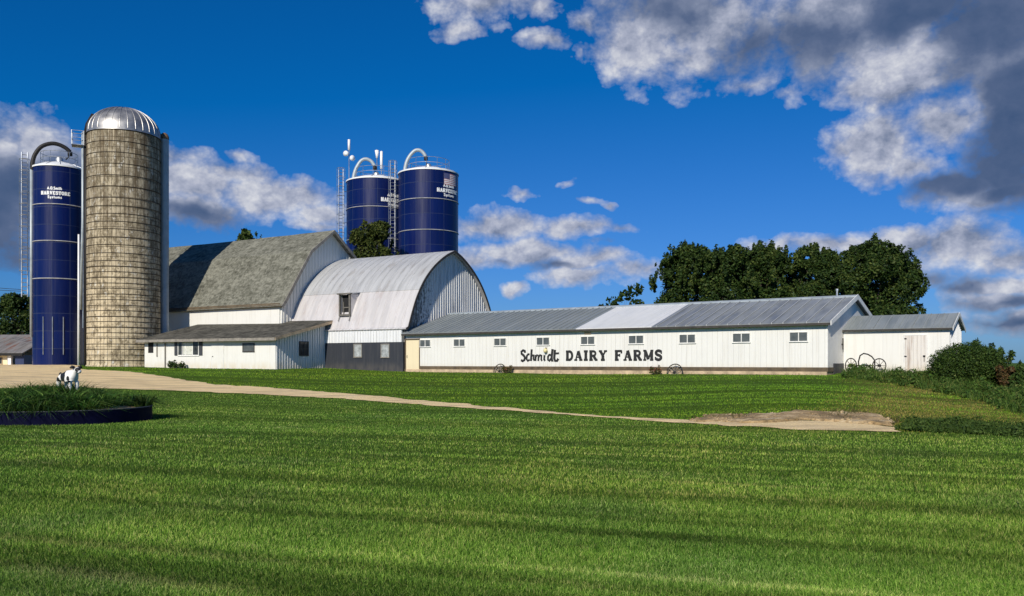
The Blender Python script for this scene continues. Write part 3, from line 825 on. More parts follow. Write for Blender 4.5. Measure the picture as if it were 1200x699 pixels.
x0, x1 = lpx(248.8), lpx(262); d_ = MB(); d_.box((x0, -.035, .08), (x1, -.003, 1.98)); d = d_.build('door', M['white_plain'], lean)
m_ = MB(); m_.box((x0-.05, -.045, .08), (x0-.004, -.003, 2.03)); m_.box((x1+.004, -.045, .08), (x1+.05, -.003, 2.03)); m_.box((x0-.004, -.045, 1.985), (x1+.004, -.003, 2.03)); m_.build('door_frame', M['trim'], d)
m_ = MB(); m_.tube([(x0+.1,-.04,.95),(x0+.1,-.09,.95)], .03); m_.build('handle', M['blackiron'], d)
x0, x1 = lpx(174), lpx(179.8); m_ = MB(); m_.box((x0, -.03, 1.25), (x1, -.003, zf_-.05)); m_.build('dark_opening', M['dark'], lean)
m_ = MB(); x = lpx(184.3); m_.box((x-.05, -.05, .95), (x+.05, -.003, 1.95)); m_.build('wall_pipe', M['greywood'], lean)
m_ = MB(); x = lpx(194.2); m_.tube([(x, -.50, zf_-.1), (x, -.06, zf_-.25), (x, -.06, .05), (x, -.2, .0)], .05); m_.build('downspout', M['greywood'], lean)
# window in the end wall, built in that wall's plane
k = (355.5-600)/1000
yw = .0
nx_, ny_ = .449, .894
yw = (k*LO[1]-LO[0])/(nx_-k*ny_)
Dw = LO[1]+ny_*yw
zt = EYE+(425-401.5)/1000*Dw-LZ; zb2 = EYE+(425-416.3)/1000*Dw-LZ
m_ = MB(); hw = .42
m_.box((.045, yw-hw-.08, zb2-.07), (.085, yw-hw, zt+.07)); m_.box((.045, yw+hw, zb2-.07), (.085, yw+hw+.08, zt+.07)); m_.box((.045, yw-hw, zt), (.085, yw+hw, zt+.07)); m_.box((.045, yw-hw, zb2-.07), (.085, yw+hw, zb2)); m_.box((.05, yw-.02, zb2), (.08, yw+.02, zt)); m_.box((.052, yw-hw, (zb2+zt)/2-.02), (.078, yw+hw, (zb2+zt)/2+.02))
e = m_.build('window', M['darkwood'], lean); m_ = MB(); m_.box((.02, yw-hw, zb2), (.056, yw+hw, zt)); m_.build('pane', M['glassd'], e)

# ------------------------------------------------------------------ cylinders
def uv_cyl(o, r):
    me = o.data; uv = me.uv_layers.new(name='UVMap')
    for p in me.polygons:
        an = [math.atan2(me.vertices[me.loops[l].vertex_index].co.y, me.vertices[me.loops[l].vertex_index].co.x) for l in p.loop_indices]
        if max(an)-min(an) > math.pi: an = [a+2*math.pi if a < 0 else a for a in an]
        for l, a in zip(p.loop_indices, an):
            z = me.vertices[me.loops[l].vertex_index].co.z
            uv.data[l].uv = (a*r, z)
def frame_dirs(cx, cy):
    d = math.hypot(cx, cy); tc = Vector((-cx/d, -cy/d)); vr = Vector((-tc.y, tc.x)); return tc, vr

# concrete stave silo
CX, CY = -30.6, 67.3; CR = 2.66; CZ = g1(CX, CY)-.1
cs = thing('concrete_silo', 'tall round silo of stained tan concrete staves with a shiny ribbed dome', 'silo', (CX, CY, CZ))
hW = EYE+(425-160)/1000*CY*1.0-CZ
b_ = MB(); b_.lathe([(CR+.08,-.3),(CR+.08,.12),(CR,.16)]+[(CR, .16+(hW-.16)*i/20) for i in range(1, 21)], 96); o = b_.build('stave_wall', M['stave'], cs, True, 40); uv_cyl(o, CR)
z = .5; hoops = []
while z < hW-.15:
    hoops.append(z); z += .42 if z < 8 else (.60 if z < 12.5 else .86)
for z in hoops:
    h_ = MB(); h_.ring((0, 0), CR+.012, z+random.uniform(-.02,.02), .026, 64); h_.build('hoop', M['hoop'] , cs, True)
hd = 2.15
prof_d = [((CR+.05)*math.cos(R(a)), hW+.02+hd*math.sin(R(a))) for a in range(0, 90, 6)]+[(.01, hW+.02+hd)]
b_ = MB(); b_.lathe([(CR+.07, hW-.12)]+prof_d, 72); dome = b_.build('dome', M['domeskin'], cs, True, 50)
b_ = MB()
for i in range(30):
    a = 2*math.pi*i/30
    b_.tube([(r*math.cos(a), r*math.sin(a), z+.01) for r, z in prof_d[:-1]], .03, 5)
b_.build('rib', M['domeskin'], dome)
tc, vr = frame_dirs(CX, CY)
def cpos(side, out, fwd=0.): q = vr*side*out+tc*fwd; return q
q = cpos(1, CR+.30, -.15)
b_ = MB(); b_.tube([(q.x,q.y,.1),(q.x,q.y,hW+.1)], .34, 16)
for i in range(16): z = .8+i*1.15; b_.tube([(q.x,q.y,z),(q.x,q.y,z+.04)], .36, 16)
ch = b_.build('chute', M['galvpaint'], cs, True, 40)
b_ = MB(); b_.lathe([(.36,hW+.1),(.35,hW+.3),(.27,hW+.5),(.12,hW+.62),(.01,hW+.65)], 16, (q.x,q.y)); b_.build('chute_hood', M['rust'], ch, True)
q = cpos(-1, CR+.02, .2); q2 = cpos(-1, CR+.24, .2)
b_ = MB(); b_.tube([(q.x,q.y,-.2),(q.x,q.y,hW+.1)], .13, 10); b_.build('dark_conduit', M['blackiron'], cs, True)
b_ = MB(); q3 = cpos(-1, CR+.40, .3); b_.tube([(q3.x,q3.y,4.4),(q2.x,q2.y,11.2),(q2.x,q2.y,hW-.1)], .10, 10); b_.build('filler_pipe', M['galvpaint'], cs, True)
q4 = cpos(-1, CR+.22, .25)
b_ = MB(); b_.tube([(q4.x,q4.y,3.),(q4.x,q4.y,hW)], .05, 6)
for i in range(7):
    z = 3.5+i*2.2; e1 = cpos(-1, CR, .2); b_.tube([(e1.x,e1.y,z),(q2.x,q2.y,z)], .03, 5)
b_.build('pipe_bracket', M['galv'], cs)
b_ = MB()
pa = cpos(-1, CR+.15, .5); pb = cpos(-1, CR+1.0, .5); pc = cpos(-1, CR+1.0, -.5); pd = cpos(-1, CR+.15, -.5)
for z in (hW-1.1, hW-.55, hW-.02): b_.tube([(*pa,z),(*pb,z),(*pc,z),(*pd,z)], .025, 5)
for p in (pa, pb, pc, pd): b_.tube([(*p, hW-1.1),(*p, hW)], .025, 5)
b_.add([(*pa,hW-1.1),(*pb,hW-1.1),(*pc,hW-1.1),(*pd,hW-1.1),(*pa,hW-1.06),(*pb,hW-1.06),(*pc,hW-1.06),(*pd,hW-1.06)], [(0,1,2,3),(7,6,5,4),(0,4,5,1),(1,5,6,2),(2,6,7,3)])
b_.build('platform_cage', M['galv'], cs)
b_ = MB(); q = cpos(-1, CR-.1, .4)
b_.tube([(q.x,q.y,hW-.2),(q.x*.95,q.y*.95,hW+.5),(q.x*.83,q.y*.83,hW+1.35)], [.30,.30,.2], 8); b_.build('dome_hatch', M['blackiron'], cs, True)

# blue glass-lined silos
def blue_silo(label, cx, cy, r, ztop, zapex, zb, ladder_to, pipe_r, arch_pts, arch_mat, rings, letters=None, flag=None, antennas=None, cage_side=-1, pipe_off=1.02, ladder_bottom=1., stiff=False):
    S = thing('blue_silo', label, 'silo', (cx, cy, zb), 0, 'blue silos of the farm')
    tc, vr = frame_dirs(cx, cy)
    H = ztop-zb
    b = MB(); b.lathe([(r, -.3+(H+.3)*i/24) for i in range(25)], 72); o = b.build('body', M['enamel'], S, True, 40); uv_cyl(o, r)
    b = MB(); b.lathe([(r+.06, H-.06),(r+.06, H+.07),(r*.62, H+(zapex-ztop)*.62),(.25, zapex-zb),(.01, zapex-zb+.02)], 36); rf = b.build('roof', M['whitepaint'], S, True, 30)
    b = MB()
    for i in range(12):
        a = 2*math.pi*i/12
        b.tube([((r+.05)*math.cos(a), (r+.05)*math.sin(a), H+.08), (r*.62*math.cos(a), r*.62*math.sin(a), H+(zapex-ztop)*.62+.02), (.2*math.cos(a), .2*math.sin(a), zapex-zb+.02)], .03, 5)
    b.build('seam', M['galv'], rf)
    b = MB(); b.lathe([(.3, zapex-zb-.1),(.3,zapex-zb+.25),(.2,zapex-zb+.4),(.01,zapex-zb+.42)], 14); b.build('cap', M['galv'], rf, True, 40)
    for z in rings:
        b = MB(); b.ring((0, 0), r+.01, z-zb, .045, 64); b.build('stiffener_ring', M['ringgrey'], S, True)
    # filler pipe with goose neck
    pq = vr*cage_side*r*pipe_off+tc*.35
    P = [(pq.x, pq.y, 1.0 if not stiff else 2.5), (pq.x, pq.y, H-.1)]
    b = MB(); b.tube(P, pipe_r, 10); b.build('filler_pipe', M['galvpaint'], S, True)
    G = []
    for (s, z) in arch_pts:   # s: sideways distance from the silo axis (to the right positive)
        G.append((vr.x*s+tc.x*.35, vr.y*s+tc.y*.35, z-zb))
    G3 = [Vector(p) for p in G]
    C = []
    for i in range(len(G3)-1):
        p0 = G3[max(i-1,0)]; p1 = G3[i]; p2 = G3[i+1]; p3 = G3[min(i+2,len(G3)-1)]
        for j in range(5):
            t = j/5; C.append(.5*((2*p1)+(p2-p0)*t+(2*p0-5*p1+4*p2-p3)*t*t+(-p0+3*p1-3*p2+p3)*t**3))
    C.append(G3[-1])
    b = MB(); b.tube(C, pipe_r*1.35, 10); b.build('goose_neck', arch_mat, S, True)
    e = C[-1]; b = MB(); b.tube([e, e+Vector((0,0,-.35))], pipe_r*1.5, 10); b.tube([e+Vector((0,0,-.3)), (e.x*.6, e.y*.6, zapex-zb+.2)], .05, 6); b.build('spout', M['blackiron'], S, True)
    # caged ladder
    lq = vr*cage_side*(r+.55)+tc*.1
    ls = vr*.22; ln = tc
    b = MB()
    L1 = lq-ls; L2 = lq+ls
    zt = ladder_to-zb
    for l in (L1, L2): b.tube([(l.x,l.y,ladder_bottom),(l.x,l.y,zt)], .05, 5)
    z = ladder_bottom+.2
    while z < zt: b.tube([(L1.x,L1.y,z),(L2.x,L2.y,z)], .03, 4); z += .34
    z = ladder_bottom+1
    while z < H: b.tube([(L2.x,L2.y,z),(vr.x*cage_side*r, vr.y*cage_side*r, z)], .025, 4); z += 1.6
    ld = b.build('ladder', M['galv'], S)
    b = MB(); z = ladder_bottom+2.2
    hoopz = []
    while z < zt+.1: hoopz.append(z); z += .95
    cr = .40
    ca = [R(a) for a in range(-20, 201, 20)]
    for z in hoopz: b.tube([(lq.x-vr.x*(-cage_side)*0+cr*(math.cos(a)*vr.x)+cr*math.sin(a)*1.2*(-vr.x*0+tc.x), lq.y+cr*math.cos(a)*vr.y+cr*math.sin(a)*1.2*tc.y, z) for a in ca], .025, 4)
    for a in (0, 60, 120, 180):
        a = R(a); x = lq.x+cr*math.cos(a)*vr.x+cr*1.2*math.sin(a)*tc.x; y = lq.y+cr*math.cos(a)*vr.y+cr*1.2*math.sin(a)*tc.y
        b.tube([(x,y,hoopz[0]),(x,y,hoopz[-1])], .022, 4)
    b.build('safety_cage', M['galv'], ld)
    # rim railing
    b = MB()
    rr = r*.93
    zr = H+.1
    for dz in (.55, 1.05): b.ring((0,0), rr*.75, zr+dz+(zapex-ztop)*.3, .022, 32)
    for i in range(12):
        a = 2*math.pi*i/12; b.tube([(rr*.75*math.cos(a), rr*.75*math.sin(a), zr+(zapex-ztop)*.1), (rr*.75*math.cos(a), rr*.75*math.sin(a), zr+1.05+(zapex-ztop)*.3)], .02, 4)
    b.build('railing', M['galv'], S)
    def cyl(ang0, zc):
        def f(x, z, d):
            a = ang0+x/r; q = tc*math.cos(a)*(r+.012+d)+vr*math.sin(a)*(r+.012+d); return (q.x, q.y, z+zc)
        return f
    if letters:
        ang, zc, wd, hh = letters
        f = cyl(ang, zc-zb)
        b = MB(); word(b, 'HARVESTORE', -wd/2, wd/2, 0, hh, f, .10); b.build('lettering', M['whitepaint'], S)
        b = MB(); lineword(b, 'A.O.Smith', -wd*.26, wd*.22, hh*1.45, hh*.75, f); b.build('lettering', M['whitepaint'], S)
        b = MB(); lineword(b, 'Systems', -wd*.25, wd*.22, -hh*1.0, hh*.7, f); b.build('lettering', M['whitepaint'], S)
    if flag:
        ang, zc, fw, fh = flag; f = cyl(ang, zc-zb)
        b = MB()
        def patch(x0, x1, z0, z1, d):
            n = 6; vs = []; fs = []
            for i in range(n+1):
                x = x0+(x1-x0)*i/n; vs += [f(x, z0, d), f(x, z1, d)]
            for i in range(n): fs.append((2*i, 2*i+2, 2*i+3, 2*i+1))
            return vs, fs
        b.add(*patch(-fw/2, fw/2, -fh/2, fh/2, .004)); fo = b.build('flag_panel', M['whitepaint'], S)
        b = MB()
        for i in range(0, 13, 2): z0 = -fh/2+fh*i/13; b.add(*patch(-fw/2 if z0 < 0 else -fw*.1, fw/2, z0, z0+fh/13, .008))
        b.build('stripe', M['red'], fo)
        b = MB(); b.add(*patch(-fw/2, -fw*.1, 0.01, fh/2, .012)); b.build('canton', M['flagblue'], fo)
    if stiff:
        for i, a in enumerate((-35, -14, 8)):
            q = tc*math.cos(R(a))*(r+.05)+vr*math.sin(R(a))*(r+.05)
            b = MB(); b.tube([(q.x,q.y,1.0),(q.x,q.y,4.2)], .035, 6); b.build('anchor_rod', M['galv'], S)
    if antennas:
        for kind, s, z0, z1 in antennas:
            q = vr*s+tc*(.2)
            b = MB(); b.tube([(q.x,q.y,z0-zb),(q.x,q.y,z1-zb)], .045, 6); ma = b.build('antenna_mast', M['galv'], S)
            if kind == 'dish':
                b = MB(); b.tube([(q.x,q.y,z1-zb-.1),(q.x,q.y,z1-zb+1.0)], .13, 8); b.build('panel', M['whitepaint'], ma, True)
                for dx, dz in ((-.22, -.5), (.24, -.95)):
                    c = Vector((q.x+vr.x*dx, q.y+vr.y*dx, z1-zb+dz)); d = Vector((tc.x+vr.x*dx*2, tc.y+vr.y*dx*2, 0)).normalized()
                    b = MB(); b.tube([c, c+d*.12, c+d*.28], [.09,.25,.29], 14); b.build('dish', M['whitepaint'], ma, True)
            elif kind == 'panel':
                b = MB(); b.tube([(q.x,q.y,z1-zb-1.9),(q.x,q.y,z1-zb-.1)], .14, 8); b.build('panel', M['whitepaint'], ma, True)
            else:
                b = MB(); b.tube([(q.x,q.y,z1-zb-.9),(q.x,q.y,z1-zb-.1)], [.1,.22], 8); b.build('panel', M['whitepaint'], ma, True)
    return S
def sil(px, py, D): return EYE+(425-py)/1000*D
b1x, b1D = -39.25, 74.0
k1 = b1D/1000*.883
def side(px, c, D, cs_): return (px-c)/1000*D*cs_
zs = lambda y, D: EYE+(425-y)/1000*D
blue_silo('blue silo at far left beside the concrete one, white lettering facing front', b1x, b1D, 2.06, zs(199.5,b1D), zs(190,b1D), g1(b1x,b1D)-.1,
   zs(183,b1D), .13, [(side(x,68.5,b1D,.883), zs(y,b1D)) for x, y in ((37.2,203),(37.5,196),(40,186),(47,176),(57,171),(66,170.5),(75,173.5),(81,178))], M['blackiron'],
   [zs(244,b1D), zs(286,b1D), zs(329,b1D)], letters=(R(-9), zs(233.6,b1D), 2.3, .30), ladder_bottom=zs(349,b1D)-1.3, stiff=True)
c2x, c2D = -.159*88.6, 88.6
blue_silo('blue silo behind the barns with aerials on top, the farther of the pair', c2x, c2D, 3.05, zs(215,c2D), zs(206.5,c2D), g1(c2x,c2D)-.1,
   zs(200,c2D), .13, [(side(x,441,c2D,.98), zs(y,c2D)) for x, y in ((414.3,217),(414.6,208),(417.5,199),(423,190.5),(429,188),(435,190.5),(439,196))], M['galvpaint'],
   [zs(248,c2D), zs(284,c2D)], letters=(R(36), zs(242,c2D), 2.9, .38), ladder_bottom=6., pipe_off=.86,
   antennas=[('dish', side(409,441,c2D,.98), zs(222,c2D), zs(177,c2D)), ('horn', side(441.7,441,c2D,.98), zs(205,c2D), zs(176,c2D)), ('panel', side(447,441,c2D,.98), zs(205,c2D), zs(177,c2D))])
c3x, c3D = -.098*85.0, 85.0
blue_silo('blue silo behind the arched barn bearing a small flag, nearer of the pair', c3x, c3D, 2.97, zs(205.5,c3D), zs(197,c3D), g1(c3x,c3D)-.1,
   zs(190,c3D), .13, [(side(x,504.5,c3D,.985), zs(y,c3D)) for x, y in ((477,207),(477.3,198),(480,189),(485.5,181),(491,177.5),(497,179),(501.5,185))], M['galvpaint'],
   [zs(239,c3D), zs(274.5,c3D)], letters=(R(44), zs(231,c3D), 2.9, .36), flag=(R(47), zs(215.5,c3D), 1.7, 1.1), ladder_bottom=6., pipe_off=.86)

# ------------------------------------------------------------------ pole, wires, far left shed
pp = pt(92.2, 430, 70.5); zg = g1(pp.x, pp.y)
b_ = MB(); b_.tube([(0,0,-.2),(0,0,zs(276,71)-zg)], [.10,.07], 10); po = b_.build('pole', M['whitepaint'], None, True); po.location = (pp.x, pp.y, zg); po.name = 'metal_pole'
tag(po, 'thin grey metal pole standing in front of the left blue silo', 'pole')
for i, (ya, yb) in enumerate(((333, 339.5), (337, 341.5))):
    a = pt(-90, ya-14, 80); c = pt(24.5, yb, 75)
    P = [a.lerp(c, t/12)-Vector((0,0,.35*math.sin(math.pi*t/12))) for t in range(13)]
    b_ = MB(); b_.tube(P, .022, 5); o = b_.build('overhead_wire', M['blackiron'])
    tag(o, ('upper' if i == 0 else 'lower')+' of two dark wires running left from the ladder of the blue silo', 'wire', 'overhead wires')
FO = pt(38, 428, 86); FZ = g1(FO.x, FO.y)-.05
fs_ = thing('tin_roof_shed', 'low shed with a rusty streaked metal roof at the far left', 'shed', (FO.x, FO.y, FZ), R(-4))
def fz_(y): return zs(y, 86)-FZ
r_ = MB(); r_.prism_x([(-1.6, fz_(414)), (3.5, fz_(391)), (3.5, fz_(391)-.1), (-1.6, fz_(414)-.1)], -9.5, .0)
r_.prism_x([(3.5, fz_(391)), (6.0, fz_(404)), (6.0, fz_(404)-.1), (3.5, fz_(391)-.1)], -9.5, .0); r_.build('roof', M['rustroof'], fs_)
w = MB(); w.box((-9.4, -1.0, 0), (-1.95, -.85, fz_(415.5))); w.box((-9.4, -.85, 0), (-9.25, 5.6, fz_(415.5))); w.box((-9.4, 5.6, 0), (-.1, 5.75, fz_(404)-.12)); w.build('wall', M['cream'], fs_)
w = MB(); w.box((-1.0, -1.2, 0), (-.1, 5.5, fz_(416.5))); w.build('side_wall', M['enamel'], fs_)
w = MB(); w.box((-1.75, -1.25, 0), (-1.4, -.95, fz_(416))); w.build('post', M['whitepaint'], fs_)
w = MB(); w.box((-9.5, -1.66, fz_(414)-.28), (.02, -1.6, fz_(414)-.02)); w.build('eave_board', M['dark'], fs_)
window(fs_, -3.6, -2.5, .25, .85, y=-1.0, panes=2, gl='glassd', frm='footing')

# ------------------------------------------------------------------ wheels and garden plants by the sheds
def wheel_parts(S, r, c=(0,0,0), tilt=0., th=.035, nsp=12):
    M_ = []
    b = MB(); prof = [(r+th*math.cos(a), th*.9*math.sin(a)) for a in [i*2*math.pi/8 for i in range(9)]]
    b.lathe(prof, 36); rim = b
    h = MB(); h.lathe([(.001,-.10),(.06,-.10),(.075,0),(.06,.10),(.001,.10)], 12)
    s = MB()
    for i in range(nsp):
        a = 2*math.pi*i/nsp; s.tube([(.05*math.cos(a), .05*math.sin(a), 0), (r*math.cos(a), r*math.sin(a), 0)], .016, 5)
    for nme, q, m in (('rim', rim, 'blackiron'), ('hub', h, 'blackiron'), ('spokes', s, 'greywood')):
        q.v = [(c[0]+x, c[1]-z*math.cos(tilt)-y*math.sin(tilt)*-1*0-0 + math.sin(tilt)*y, c[2]+y*math.cos(tilt)) for x, y, z in q.v]
        q.build(nme, M[m], S, True)
def shed_pt(px, off): 
    x = lx(px, SO, A36)
    return Vector((SO[0]+math.cos(A36)*x+math.sin(A36)*off, SO[1]+math.sin(A36)*x-math.cos(A36)*off))
for px, lab in ((589, 'black spoked wagon wheel half sunk at the shed wall, before the painted script name'), (793.5, 'black spoked wagon wheel half sunk at the shed wall, past the word FARMS')):
    p = shed_pt(px, .32); z = g1(p.x, p.y)
    S = thing('wagon_wheel', lab, 'wheel', (p.x, p.y, z), A36, 'old wagon wheels along the long shed')
    wheel_parts(S, .46, (0, 0, .12), R(12), .03)

def leaf_cloud(n, lobes, size, cols, up=.3, gap=.0, gscale=.6, seed=0, surf=.55, asp=.55):
    """n leaf faces spread through ellipsoid lobes (cx,cy,cz,rx,ry,rz); returns V,F,col"""
    r = np.random.default_rng(seed)
    vol = np.array([l[3]*l[4]*l[5] for l in lobes])**.75; idx = r.choice(len(lobes), n, p=vol/vol.sum())
    L = np.array(lobes)[idx]
    d = r.normal(size=(n, 3)); d /= np.linalg.norm(d, axis=1)[:, None]
    rad = np.where(r.random(n) < surf, .80+.28*r.random(n)**1.3, r.random(n)**.45)
    P = L[:, :3]+d*rad[:, None]*L[:, 3:6]
    if gap > 0:
        ph = np.array([mnoise.noise((p[0]*gscale+seed, p[1]*gscale, p[2]*gscale)) + .6*mnoise.noise((p[0]*gscale*2.3, p[1]*gscale*2.3+seed, p[2]*gscale*2.3)) for p in P])
        k = ph > (gap-1)*.6
        P = P[k]; d = d[k]; n = len(P); ph = ph[k]
    else: ph = np.zeros(n)
    nrm = d*.6+r.normal(size=(n, 3))*.7; nrm[:, 2] += up
    nrm /= np.linalg.norm(nrm, axis=1)[:, None]
    t = np.cross(nrm, r.normal(size=(n, 3))); t /= np.linalg.norm(t, axis=1)[:, None]
    b = np.cross(nrm, t)
    s = size*(.55+.9*r.random(n))[:, None]
    V = np.stack([P-t*s, P+b*s*asp-nrm*s*.12, P+t*s, P-b*s*asp-nrm*s*.12], 1).reshape(-1, 3)
    F = np.arange(4*n).reshape(n, 4)
    cols = np.array(cols); w = np.clip(r.random(n)*.8+.2*r.random(n)+ph*.35, 0, .999)*(len(cols)-1)
    i = w.astype(int); fr = (w-i)[:, None]
    c = cols[i]*(1-fr)+cols[np.minimum(i+1, len(cols)-1)]*fr
    c *= (.8+.4*r.random(n))[:, None]
    return V, F, np.repeat(c, 4, axis=0)

GREEN = [(.018,.040,.010),(.035,.070,.014),(.055,.10,.018),(.095,.135,.025)]
DGREEN = [(.010,.026,.006),(.020,.044,.009),(.040,.074,.014),(.10,.13,.028)]

def plant(name, label, cat, x, y, lobes, n, size, cols, group=None, stem_h=.3, flowers=None, seed=1, up=.4, gap=.0, asp=.45):
    z = g1(x, y)
    S = thing(name, label, cat, (x, y, z), 0, group)
    V, F_, c = leaf_cloud(n, lobes, size, cols, up, gap, 2.5, seed, .5, asp)
    np_mesh('foliage', V, F_, M['leaf'], S, c)
    b = MB(); r = random.Random(seed)
    for i in range(7):
        l = r.choice(lobes); q = Vector((l[0]+r.uniform(-.6,.6)*l[3], l[1]+r.uniform(-.6,.6)*l[4], l[2]+r.uniform(-.2,.8)*l[5]))
        b.tube([(0+r.uniform(-.05,.05), r.uniform(-.05,.05), -.05), (q.x*.5, q.y*.5, q.z*.45), q], [.02,.014,.006], 5)
    b.build('stem', M['bark'], S)
    if flowers:
        V, F_, c = leaf_cloud(flowers[0], [(l[0], l[1], l[2]+l[5]*.45, l[3], l[4], l[5]*.6) for l in lobes], flowers[1], [flowers[2], flowers[2]], 1., 0, 1, seed+9)
        np_mesh('flowers', V, F_, M['leaf'], S, c)
    return S
for px, lab, sd, lb in ((600, 'rusty brown flowering plant beside the wagon wheel before the painted script name', 3, [(0,0,.2,.34,.25,.2),(.25,0,.42,.10,.10,.12),(-.2,0,.3,.12,.12,.16)]),
                    (773, 'bushy dark flowering plant beneath the painted word FARMS', 5, [(0,0,.18,.36,.25,.2),(-.2,0,.36,.10,.10,.13),(.22,0,.42,.07,.07,.13)])):
    p = shed_pt(px, .55); plant('flowering_plant', lab, 'plant', p.x, p.y, lb, 300, .055, [(.03,.05,.015),(.07,.08,.02),(.12,.10,.03)], 'plants along the long shed', flowers=(60,.05,(.20,.07,.04)), seed=sd)
for i, (px, off, lab, sz) in enumerate(((206, .5, 'small leafy plant nearest the downspout of the low milk house', .16), (212, .6, 'tallest leafy plant under the shuttered window', .24), (219, .5, 'small leafy plant under the right shutter', .15))):
    x = lpx(px); p = Vector((LO[0]+math.cos(A27)*x+math.sin(A27)*off, LO[1]+math.sin(A27)*x-math.cos(A27)*off))
    plant('garden_plant', lab, 'plant', p.x, p.y, [(0,0,.22+sz*.5,.22,.2,.2+sz*.3),(.18,0,.2,.16,.15,.16)], 160, .08, DGREEN, 'plants below the milk house window', seed=20+i, gap=.0)

# horse-drawn implement: two iron wheels under a bowed bar
TI = lambda px, off: Vector((TO[0]+math.cos(A36)*lx(px, TO, A36)+math.sin(A36)*off, TO[1]+math.sin(A36)*lx(px, TO, A36)-math.cos(A36)*off))
p = TI(1019, .9); z = g1(p.x, p.y)
im = thing('farm_implement', 'old horse-drawn iron implement with two wheels and a bowed bar before the small shed', 'farm implement', (p.x, p.y, z), A36)
for nm, cx_, rr, yw_ in (('wheel', -.70, .37, R(58)), ('wheel', .68, .35, R(40))):
    e = bpy.data.objects.new(nm, None); COL.objects.link(e); e.parent = im; e.location = (cx_, 0, .42); e.rotation_euler = (0, 0, yw_)
    wheel_parts(e, rr, (0,0,0), 0, .028, 8)
b_ = MB(); b_.tube([(-.28,0,.15),(-.33,0,.62),(-.25,0,.93),(-.08,0,1.04),(.12,0,1.0),(.32,0,.88),(.46,0,.68),(.46,0,.1)], .035, 8); b_.build('bowed_bar', M['blackiron'], im, True)
b_ = MB(); b_.tube([(-.70,0,.42),(.68,0,.42)], .028, 8); b_.tube([(0,0,.42),(-.1,-.6,.25)], .025, 8); b_.build('axle', M['blackiron'], im, True)

# ------------------------------------------------------------------ trees
def tree(name, label, cat, x, y, lobes, n, size, cols, group=None, trunk_r=.25, seed=1, gap=.25, gscale=.5, crown_base=2., asp=.55, surf=.55):
    z = g1(x, y)-.05
    S = thing(name, label, cat, (x, y, z), 0, group)
    r = random.Random(seed)
    zt = max(l[2] for l in lobes)
    b = MB()
    b.tube([(0,0,-.1),(r.uniform(-.1,.1),r.uniform(-.1,.1),crown_base*.6),(r.uniform(-.2,.2),r.uniform(-.2,.2),zt*.7)], [trunk_r*1.25,trunk_r,trunk_r*.45], 9)
    tr = b.build('trunk', M['bark'], S, True)
    b = MB()
    big_ = max(l[3] for l in lobes)
    for l in lobes:
        for j in range(2 if l[3] > .2*big_ else 0):
            q = Vector((l[0]*.8+r.uniform(-.3,.3)*l[3], l[1]*.8+r.uniform(-.3,.3)*l[4], l[2]*.92+r.uniform(-.3,.2)*l[5]))
            z0 = min(q.z*.6, crown_base+r.uniform(0, zt*.3))
            m_ = Vector((q.x*.45+r.uniform(-.2,.2), q.y*.45, z0+(q.z-z0)*.55))
            b.tube([(0,0,z0), m_, q], [trunk_r*.3, trunk_r*.18, trunk_r*.04], 6)
    b.build('limb', M['bark'], S, True)
    V, F_, c = leaf_cloud(n, lobes, size, cols, .35, gap, gscale, seed, surf, asp)
    np_mesh('crown', V, F_, M['leaf'], S, c)
    return S
def crown_lobes(halfw, top, base, k, seed, thin=1.):
    """uneven crown: k lobes inside a rough dome of half-width halfw from base to top"""
    r = random.Random(seed); L = [(0,0,(top+base)/2,halfw*.66,halfw*.66,(top-base)/2*.82)]
    for i in range(k):
        a = 2*math.pi*i/k+r.uniform(-.4,.4); t = r.uniform(.12,.95)
        z = base+(top-base)*t
        wr = halfw*max(.05, 1-(max(0, t-.3)/.74)**2.5)**.5*r.uniform(.5,.92)
        s = halfw*(r.uniform(.16,.34) if k > 20 else r.uniform(.24,.40))*thin
        L.append((math.cos(a)*wr, math.sin(a)*wr, min(z, top-s*.8), s, s, s*r.uniform(.8,1.15)))
    for i in range(k*2):      # leafy twigs that break the outline
        a = r.uniform(0, 6.3); e = r.uniform(.35, 1.45); s = halfw*r.uniform(.04,.09)
        cz = base+(top-base)*.5
        L.append((math.cos(a)*math.cos(e)*halfw*r.uniform(.85,1.06), math.sin(a)*math.cos(e)*halfw*r.uniform(.85,1.06), cz+math.sin(e)*(top-cz)*r.uniform(.9,1.06), s*.8, s*.8, s*2.8))
    for i in range(4):
        a = r.uniform(0, 6.3); s = halfw*r.uniform(.2,.32)
        L.append((math.cos(a)*halfw*.35, math.sin(a)*halfw*.35, top-s*r.uniform(.8,1.6), s, s, s*1.2))
    return L
row = [(802, 84, 39, 284, 'leftmost of the tall dark trees behind the long shed', 11), (848, 80, 40, 287, 'second from the left of the tall dark trees behind the long shed', 12),
       (899, 82, 42, 284, 'middle one of the five tall dark trees behind the long shed', 13), (957, 79, 38, 288, 'tall dark tree behind the shed, just left of the broad one at the row end', 14),
       (1023, 80, 56, 278, 'broad tall dark tree at the right end of the row behind the sheds', 15)]
for px, D, hw, top, lab, sd in row:
    p = pt(px, 425, D); zg = g1(p.x, p.y)
    H = zs(top, D)-zg; w_ = hw/1000*D*(1.06 if hw < 50 else 1.02)
    H *= .965 if hw < 50 else .94
    tree('broadleaf_tree', lab, 'tree', p.x, p.y, crown_lobes(w_, H, 1.0, 30, sd), 70000 if hw < 50 else 90000, .135, DGREEN, 'trees behind the long shed', .3, sd, .70, .75, 2.)
p = pt(728, 425, 88)
